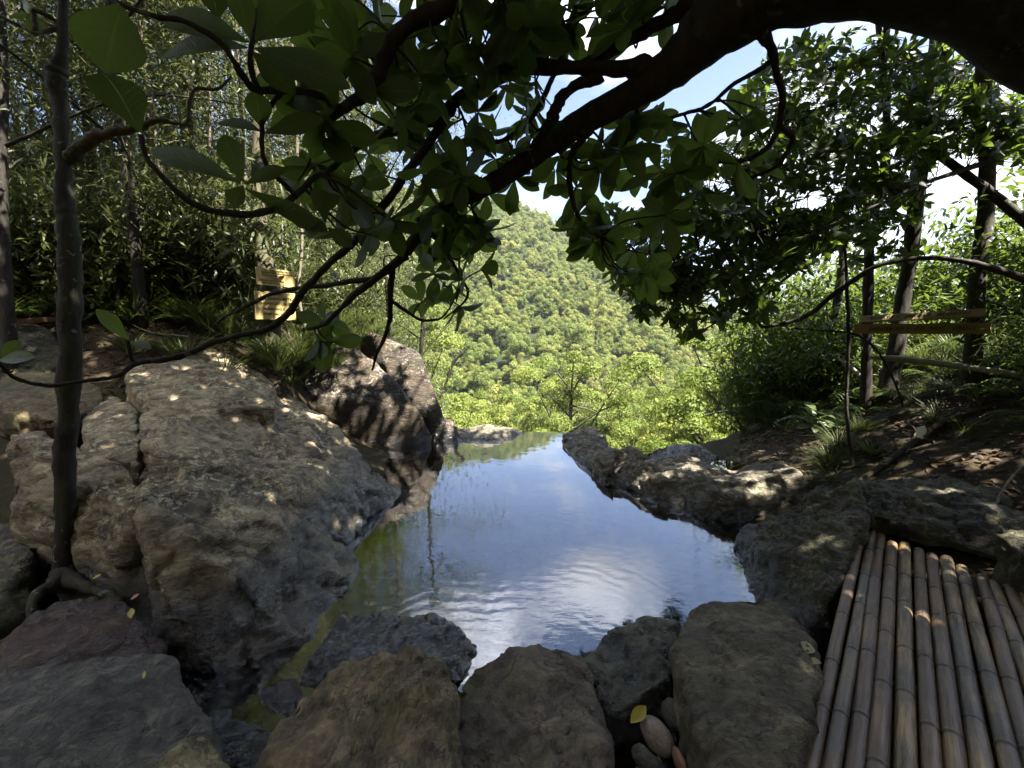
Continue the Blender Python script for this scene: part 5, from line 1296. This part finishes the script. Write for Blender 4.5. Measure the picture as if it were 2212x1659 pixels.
# ------------------------------------------------------------------ grass tufts
def tuft(n, Lf, seed, out=.5):
    rr = np.random.default_rng(seed); a = rr.random(n) * 6.28; rad = np.column_stack([np.cos(a), np.sin(a), np.zeros(n)])
    Pn = rad * (rr.random(n) ** .7 * .07)[:, None]; A = rad * (out * rr.uniform(.3, 1.3, n))[:, None] + [0, 0, 1]
    L = rr.uniform(*Lf, n); V, F, tt = leaves(Pn, A, -rad + [0, 0, .6], L, L * 0.0 + rr.uniform(.006, .011, n), T_BLADE, np.clip(rr.normal(.5, .25, n), 0, 1))
    o = mk('grass_tuft', V, F, GRASS, None, tt); return o
GT = [tuft(110, (.25, .5), 1), tuft(150, (.35, .65), 2, .7), tuft(80, (.18, .36), 3, .5)]; first = [True] * 3
gspots = [(602, 800, 4.95, 1, 1.1), (640, 780, 5.2, 1, 1.0), (580, 772, 5.0, 0, 1.0), (690, 760, 5.8, 1, 1.0), (720, 735, 6.2, 0, 1.0), (650, 740, 5.7, 0, .9), (420, 690, 5.1, 1, .9), (455, 700, 5.0, 0, .9), (490, 720, 5.0, 2, 1.0), (380, 700, 5.0, 2, 1), (330, 690, 5.2, 0, 1.0), (280, 680, 5.2, 1, .9), (230, 690, 5.0, 0, 1), (180, 680, 5.0, 1, .8),
          (90, 640, 5.0, 1, .9), (30, 640, 4.8, 0, 1.0), (130, 620, 5.6, 0, 1.0), (740, 712, 6.5, 1, .8), (770, 700, 6.9, 0, .9), (800, 705, 7.0, 2, 1.2), (840, 730, 6.8, 2, 1.0), (760, 760, 6.4, 2, .8), (550, 740, 5.2, 2, 1.0), (520, 735, 5.2, 0, .8), (60, 660, 4.5, 2, 1.0), (310, 650, 5.8, 1, 1.0), (400, 640, 6.0, 0, 1.0), (480, 640, 6.0, 1, .8),
          (1640, 900, 6.1, 1, 1.0), (1665, 930, 5.8, 0, 1.0), (1690, 960, 5.4, 2, 1.0), (1720, 880, 5.6, 1, 1.1), (1740, 910, 5.4, 0, 1.0), (1660, 870, 6.5, 1, 1.0), (1700, 850, 6.3, 1, 1.1), (1820, 990, 4.1, 2, .7), (1780, 1010, 4.0, 2, .7), (1800, 1030, 3.7, 2, .6), (1610, 960, 5.8, 2, .9), (1990, 820, 5.4, 1, 1.0), (2050, 800, 5.5, 1, 1.0), (2140, 820, 5.2, 0, 1.0), (1960, 830, 5.6, 0, 1), (2190, 880, 4.2, 0, .9), (2240, 930, 3.4, 2, .8),
          (2020, 760, 6.6, 1, 1.2), (2080, 740, 7.0, 1, 1.3), (2140, 730, 7.4, 1, 1.3), (1850, 960, 4.4, 2, .8), (1770, 960, 4.9, 0, .8)]
gspots += [(690, 800, 5.75, 2, 1.1), (725, 795, 5.85, 0, .8), (660, 805, 5.5, 0, .8), (750, 745, 6.2, 1, .7), (700, 770, 5.9, 2, 1.0), (630, 822, 5.25, 0, .8), (780, 730, 6.3, 2, 1.0), (810, 722, 6.5, 0, .7), (725, 715, 6.3, 1, .8), (670, 775, 5.7, 1, .8)]
gr_ = np.random.default_rng(9)
for k_i in range(46):
    gspots.append((gr_.uniform(-40, 520), 0, gr_.uniform(4.3, 6.3), int(gr_.integers(0, 3)), gr_.uniform(.7, 1.1)))
for k_i in range(40):
    gspots.append((gr_.uniform(1760, 2330), 0, gr_.uniform(3.3, 5.8), int(gr_.integers(0, 3)), gr_.uniform(.35, .7)))
GLB = {0: 'long arching grass tuft hanging over the big tan boulder below the notice boards'}
for i, (px, py, d, k, s) in enumerate(gspots):
    q = P(px, py if py else 700, d)
    o = GT[k] if first[k] else GT[k].copy()
    if not first[k]: COL.objects.link(o)
    first[k] = False
    z = Hz(q[0], q[1]) - .02
    if py and (i < 6 or 610 < px < 860) and z < q[2] - .1: z = q[2]
    place(o, q[0], q[1], rng.uniform(0, 6.28), s, z, GLB.get(i, 'tuft of thin arching grass on the %s bank' % ('left' if px < 1000 else 'right')), 'grass tufts on the banks', 'grass')

# ------------------------------------------------------------------ leaf litter on both banks, one mass
n = 26000
lx = np.concatenate([rng.uniform(-8, -1.9, n // 2), rng.uniform(2.3, 6.5, n - n // 2)]); ly = np.concatenate([rng.uniform(3.6, 8, n // 2), rng.uniform(1.6, 7, n - n // 2)])
lz = H(np.column_stack([lx, ly])) + .006
kp = lz > .15
L = rng.uniform(.03, .085, kp.sum())
V, F, tt = leaves(np.column_stack([lx, ly, lz])[kp], rng.normal(size=(kp.sum(), 3)) * [1, 1, .2], rng.normal(size=(kp.sum(), 3)) * .3 + [0, 0, 1], L, L * rng.uniform(.3, .5, kp.sum()), T_LAN, rng.random(kp.sum()))
o = mk('leaf_litter', V, F, FALLEN, None, tt); tag(o, 'dry brown leaf litter scattered over both banks', 'leaf litter', kind='stuff')
YLEAF = mat_leaf('yellow_leaf', [(0, (0.36, 0.27, 0.03)), (1, (0.42, 0.34, 0.05))], .15, (.5, .4, .05), .45)
PLEAF = mat_leaf('pale_leaf', [(0, (0.30, 0.26, 0.14)), (1, (0.36, 0.31, 0.16))], .1, (.5, .4, .15), .55)
OLEAF = mat_leaf('orange_leaf', [(0, (0.36, 0.16, 0.07)), (1, (0.40, 0.2, 0.1))], .1, (.5, .3, .1), .55)
def fallen(label, a, b, z, wpx, mat):
    p0 = G(*a, z); p1 = G(*b, z + .012); d = np.linalg.norm(p0 - CAM)
    V, F, tt = leaves(p0[None], (p1 - p0)[None], np.array([[0, -.4, 1.0]]), np.linalg.norm(p1 - p0), wpx * d / FPX, leaf_tmpl(8, 'elliptic', .3, -.12), np.array([.5]))
    o = mk('fallen_leaf', V, F, mat, None, tt, loc=p0); tag(o, label, 'leaf')
fallen('yellow leaf standing in the dark gap beside the oval cobble', (1362, 1562), (1394, 1528), .16, 21, YLEAF)
fallen('pale dead leaf on the back edge of the flat topped boulder, the one pointing down', (1745, 1386), (1740, 1418), .335, 20, PLEAF)
fallen('pale dead leaf lying between the flat topped boulder and the bamboo', (1738, 1424), (1776, 1436), .34, 13, PLEAF)
fallen('small yellow leaf in the crack of the rust red boulder', (283, 1336), (285, 1316), .36, 9, YLEAF)
fallen('small orange leaf at the foot of the big tan boulder', (282, 1295), (302, 1284), .42, 7, OLEAF)
fallen('small green yellow leaf on the tree roots', (199, 1250), (220, 1243), .45, 6, YLEAF)
fallen('pale yellow leaf lying on the tan slab at the left edge', (68, 1016), (92, 1010), 1.0, 14, YLEAF)
fallen('cream leaf on the dark soil below the danger plank trunks', (1982, 945), (1992, 928), .92, 13, PLEAF)
fallen('pale curled leaf on the soil beside the sapling foot', (1892, 999), (1920, 1008), .62, 8, PLEAF)
fallen('small yellow leaf on the grey boulder in the bottom left corner', (310, 1466), (313, 1450), .36, 5, YLEAF)

def stick(label, pts, r, mat, name='stick', cat_='stick'):
    pp = np.array([[x, y, Hz(x, y) + dz] for x, y, dz in pts]); pp, rr_ = spline(pp, np.linspace(r, r * .5, len(pts)), 6)
    v, q, t_ = tube(pp, rr_, 7, .4, 5); o = mk(name, v, [q, t_], mat, None, loc=pp[0]); tag(o, label, cat_)
stick('long dark root running down the right bank toward the ledge', [(4.4, 3.6, .0), (3.8, 3.7, .03), (3.2, 3.5, .02), (2.7, 3.3, .03), (2.4, 3.0, .0)], .03, BARK_MOSS, 'root', 'root')
stick('curved root crossing the dark soil below the danger plank', [(4.2, 4.3, .0), (3.7, 4.2, .03), (3.3, 4.4, .03), (2.9, 4.5, .0)], .022, BARK_DARK, 'root', 'root')
stick('thin pale stick lying across the right bank soil', [(2.9, 2.5, .02), (3.3, 2.75, .03), (3.8, 2.9, .02)], .010, BARK_PALE)
stick('short dead stick on the soil beside the sapling', [(3.3, 3.5, .02), (3.6, 3.75, .02), (3.75, 4.0, .02)], .008, BARK_PALE)
stick('dead twig lying on the left bank above the big boulder', [(-3.3, 4.9, .03), (-3.9, 4.7, .04), (-4.4, 4.9, .03)], .010, BARK_PALE)
stp = None; r9 = np.random.default_rng(31)
for k in range(30):
    px, d = r9.uniform(-60, 700), r9.uniform(4.9, 9.5)
    if px > 400: d = max(d, 6.2)
    q = CAM + ray(px, 700) * d
    if stp is None:
        zz9 = np.linspace(-.1, 7.5, 12); pp, rr_ = spline(np.column_stack([np.cumsum(r9.normal(size=12) * .07), np.cumsum(r9.normal(size=12) * .07), zz9]), np.linspace(.022, .006, 12), 4)
        v, qd, t_ = tube(pp, rr_, 6, .2, 2); stp = mk('forest_sapling', v, [qd, t_], BARK_PALE, None); o = stp
    else:
        o = stp.copy(); COL.objects.link(o)
    place(o, q[0], q[1], r9.uniform(0, 6.28), r9.uniform(.7, 1.3), None, 'thin pale leafless stem rising through the left forest undergrowth', 'thin stems in the left forest', 'sapling')

# ------------------------------------------------------------------ trees of the valley below the lip
def valley_tree(h, cr, n, seed, lmat=LEAF_VAL, lf=(.08, .16)):
    rr = np.random.default_rng(seed); root = empty('valley_tree', (0, 0, 0))
    tp, tr = spline([[0, 0, -.4], [.1, 0, h * .3], [.0, .15, h * .6], [.1, .1, h * .85]], [.16, .13, .09, .04], 4)
    parts = [tube(tp, tr, 8, .2, seed)]; C = []
    for k in range(15):
        a = k * 2.4; ln = cr * rr.uniform(.45, 1.0); e = np.array([math.cos(a) * ln, math.sin(a) * ln, h * rr.uniform(.45, .97)]); e[2] = min(e[2], h * (1.02 - .28 * (ln / cr) ** 2))
        s0 = tp[int(rr.integers(4, len(tp)))]
        pp, rd = spline([s0, (s0 + e) / 2 + [0, 0, .2], e], [.05, .035, .012], 4); parts.append(tube(pp, rd, 5)); C.append(e)
    V, F = cat(parts); mk('trunk', V, F, BARK_GREY, root)
    C = np.array(C); C = np.vstack([C, C * [.6, .6, .9] + rr.normal(size=C.shape) * .4]); m_ = len(C)
    cid = rr.integers(0, m_, n); rc = rr.uniform(.45, .95, m_) * cr * .30
    u = unit(rr.normal(size=(n, 3))); u[:, 2] = np.abs(u[:, 2]) * .9 - .25
    Pn = C[cid] + u * (rc[cid] * rr.random(n) ** .33)[:, None]
    L = rr.uniform(*lf, n); ct = rr.random(m_)
    V, F, tt = leaves(Pn, np.cross(u, rr.normal(size=(n, 3))) + u * .3 + [0, 0, -.2], u * 1.0 + rr.normal(size=(n, 3)) * .42 + [0, 0, .25], L, L * rr.uniform(.4, .65, n), T_QUAD, np.clip(.6 * ct[cid] + .4 * rr.random(n), 0, 1))
    mk('crown', V, F, lmat, root, tt, smooth=False); return root
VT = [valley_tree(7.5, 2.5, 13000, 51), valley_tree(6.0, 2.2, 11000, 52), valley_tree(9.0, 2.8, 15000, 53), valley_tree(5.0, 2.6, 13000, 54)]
first = [True] * 4
vs = [(1240, 34, 2, 1.15), (1160, 26, 1, .9), (1330, 25, 3, 1.0), (1420, 27, 0, .9), (1060, 24, 3, .9), (990, 22, 1, .9), (940, 20, 0, .8), (1500, 24, 1, 1.0), (1590, 19, 0, 1.15), (1560, 15, 3, .9), (1640, 14, 1, .9), (1100, 32, 0, 1.0), (1010, 33, 2, .9), (1190, 40, 0, 1.1),
      (1300, 38, 1, 1.2), (1390, 36, 2, .85), (1470, 35, 1, 1.0), (1550, 30, 2, 1.0), (1640, 26, 2, 1.0), (1260, 22, 1, .75), (1380, 20, 1, .75), (1460, 18, 3, .8), (1110, 19, 3, .75), (900, 26, 2, .9), (1190, 17.5, 3, .6), (1300, 17, 3, .6), (1010, 17, 1, .75), (920, 14, 1, .8), (960, 44, 0, 1.1), (1080, 45, 2, 1.0), (1340, 46, 0, 1.2), (1440, 46, 2, 1.0), (1540, 42, 0, 1.2),
      (1620, 40, 2, 1.1), (1700, 34, 0, 1.1), (1720, 22, 2, .9), (1700, 16, 0, .9), (1780, 18, 2, 1.0), (850, 18, 2, .9), (800, 24, 0, 1.1), (860, 34, 2, 1.1), (880, 11.5, 3, .6), (1850, 22, 2, 1.0), (1430, 14.5, 3, .5), (1520, 13.5, 3, .5), (1090, 14.5, 3, .5)]
VLB = {0: 'tall olive brown crowned tree in the middle of the sunlit valley', 8: 'dense dark green tree at the right end of the valley view', 3: 'bright yellow green rounded tree right of the tall olive tree'}
for i, (px, d, k, s) in enumerate(vs):
    q = CAM + ray(px, 830) * d
    o = VT[k] if first[k] else copy_tree(VT[k]); first[k] = False
    s *= 1.5 if d >= 17 else 1.15
    place(o, q[0], q[1], rng.uniform(0, 6.28), s, None, VLB.get(i, 'sunlit leafy tree on the valley slope below the pool lip'), 'trees in the valley below the pool')

# the wood covering the far hillside, one mass
def hill_wood():
    r_ = np.random.default_rng(77)
    d = np.sqrt(r_.uniform(40 ** 2, 330 ** 2, 13000)); t = r_.uniform(-.75, 1.25, len(d))
    d = np.concatenate([d, r_.uniform(330, 760, 900), np.sqrt(r_.uniform(22 ** 2, 240 ** 2, 3600))]); t = np.concatenate([t, r_.uniform(.3, 1.3, 900), r_.uniform(-2.0, -.6, 3600)])
    x = d * t; y = d; z = H(np.column_stack([x, y])) - .6
    pc = bpy.data.collections.new('wood_crowns')
    for k in range(6):
        rr = np.random.default_rng(200 + k); n = 4200; m_ = 18
        a = rr.random(m_) * 6.28; rad = 1.9 * np.sqrt(rr.random(m_)); C = np.column_stack([np.cos(a) * rad, np.sin(a) * rad, 5.2 - .75 * rad ** 1.4 + rr.normal(size=m_) * .5 - .5])
        cid = rr.integers(0, m_, n); u = unit(rr.normal(size=(n, 3))); u[:, 2] = np.abs(u[:, 2]) - .3
        Pn = C[cid] + u * (rr.uniform(.6, 1.1, m_)[cid] * rr.random(n) ** .25)[:, None]
        L = rr.uniform(.14, .30, n); ct = rr.random(m_)
        V, F, tt = leaves(Pn, np.cross(u, rr.normal(size=(n, 3))) + [0, 0, -.2], u + rr.normal(size=(n, 3)) * .4 + [0, 0, .25], L, L * rr.uniform(.5, .8, n), T_QUAD, np.clip(.25 + .25 * ct[cid] + .3 * rr.random(n), 0, 1))
        tv, tq, tt3 = tube(*spline([[0, 0, -1.0], [.1, 0, 2.0], [0, .1, 4.2]], [.16, .13, .05], 3), 5)
        o = mk('wood_crown', np.vstack([V, tv]), [np.vstack([F, tq + len(V)]), tt3 + len(V)], LEAF_HILL, None, np.concatenate([tt, np.zeros(len(tv))]), smooth=False)
        COL.objects.unlink(o); pc.objects.link(o)
    me = bpy.data.meshes.new('hillside_wood'); me.vertices.add(len(d)); me.vertices.foreach_set('co', np.column_stack([x, y, z]).astype(np.float32).ravel())
    ar = me.attributes.new('rot', 'FLOAT_VECTOR', 'POINT'); ar.data.foreach_set('vector', np.column_stack([r_.normal(size=(len(d), 2)) * .08, r_.random(len(d)) * 6.28]).astype(np.float32).ravel())
    sc = r_.uniform(.45, 1.05, len(d)) * np.where(r_.random(len(d)) < .15, 1.6, 1.0)
    asx = np.column_stack([sc, sc, sc * r_.uniform(.8, 1.35, len(d))])
    ac = me.attributes.new('scl', 'FLOAT_VECTOR', 'POINT'); ac.data.foreach_set('vector', asx.astype(np.float32).ravel())
    o = bpy.data.objects.new('hillside_wood', me); COL.objects.link(o)
    tag(o, 'dense sunlit green wood covering the far hillside', 'wood', kind='stuff')
    ng = bpy.data.node_groups.new('scatter_wood', 'GeometryNodeTree')
    ng.interface.new_socket('Geometry', in_out='INPUT', socket_type='NodeSocketGeometry'); ng.interface.new_socket('Geometry', in_out='OUTPUT', socket_type='NodeSocketGeometry')
    gi = ng.nodes.new('NodeGroupInput'); go = ng.nodes.new('NodeGroupOutput'); ip = ng.nodes.new('GeometryNodeInstanceOnPoints'); ci = ng.nodes.new('GeometryNodeCollectionInfo')
    ci.inputs['Collection'].default_value = pc; ci.inputs['Separate Children'].default_value = True; ci.inputs['Reset Children'].default_value = True
    ip.inputs['Pick Instance'].default_value = True
    rv = ng.nodes.new('FunctionNodeRandomValue'); rv.data_type = 'INT'
    for sck in rv.inputs:
        if sck.name == 'Max' and sck.type == 'INT': sck.default_value = 5
        if sck.name == 'Min' and sck.type == 'INT': sck.default_value = 0
    n1 = ng.nodes.new('GeometryNodeInputNamedAttribute'); n1.data_type = 'FLOAT_VECTOR'; n1.inputs['Name'].default_value = 'rot'
    n2 = ng.nodes.new('GeometryNodeInputNamedAttribute'); n2.data_type = 'FLOAT_VECTOR'; n2.inputs['Name'].default_value = 'scl'
    er = ng.nodes.new('FunctionNodeEulerToRotation')
    ng.links.new(gi.outputs[0], ip.inputs['Points']); ng.links.new(ci.outputs[0], ip.inputs['Instance'])
    ng.links.new([q for q in rv.outputs if q.type == 'INT'][0], ip.inputs['Instance Index'])
    ng.links.new(n1.outputs[0], er.inputs[0]); ng.links.new(er.outputs[0], ip.inputs['Rotation']); ng.links.new(n2.outputs[0], ip.inputs['Scale'])
    ng.links.new(ip.outputs[0], go.inputs[0])
    md = o.modifiers.new('scatter', 'NODES'); md.node_group = ng
hill_wood()

# ------------------------------------------------------------------ air
def haze():
    m = bpy.data.materials.new('haze'); m.use_nodes = True; nt_ = m.node_tree; nt_.nodes.clear()
    out = nt_.nodes.new('ShaderNodeOutputMaterial'); v = nt_.nodes.new('ShaderNodeVolumePrincipled')
    v.inputs['Color'].default_value = (.78, .88, 1.0, 1); v.inputs['Density'].default_value = 0.00018; v.inputs['Anisotropy'].default_value = 0.2
    nt_.links.new(v.outputs[0], out.inputs['Volume'])
    lo = float(gz.min()) - 1.0; hi = float(gz.max()) + 15; e = 3450
    V = np.array([(sx * e, sy * e, zz_) for zz_ in (lo, hi) for sy in (-1, 1) for sx in (-1, 1)], float)
    F = np.array([(0, 2, 3, 1), (4, 5, 7, 6), (0, 1, 5, 4), (2, 6, 7, 3), (0, 4, 6, 2), (1, 3, 7, 5)])
    o = mk('haze', V, F, m, None, smooth=False); tag(o, 'thin bluish air fading the far hills', 'haze', kind='stuff')
haze()
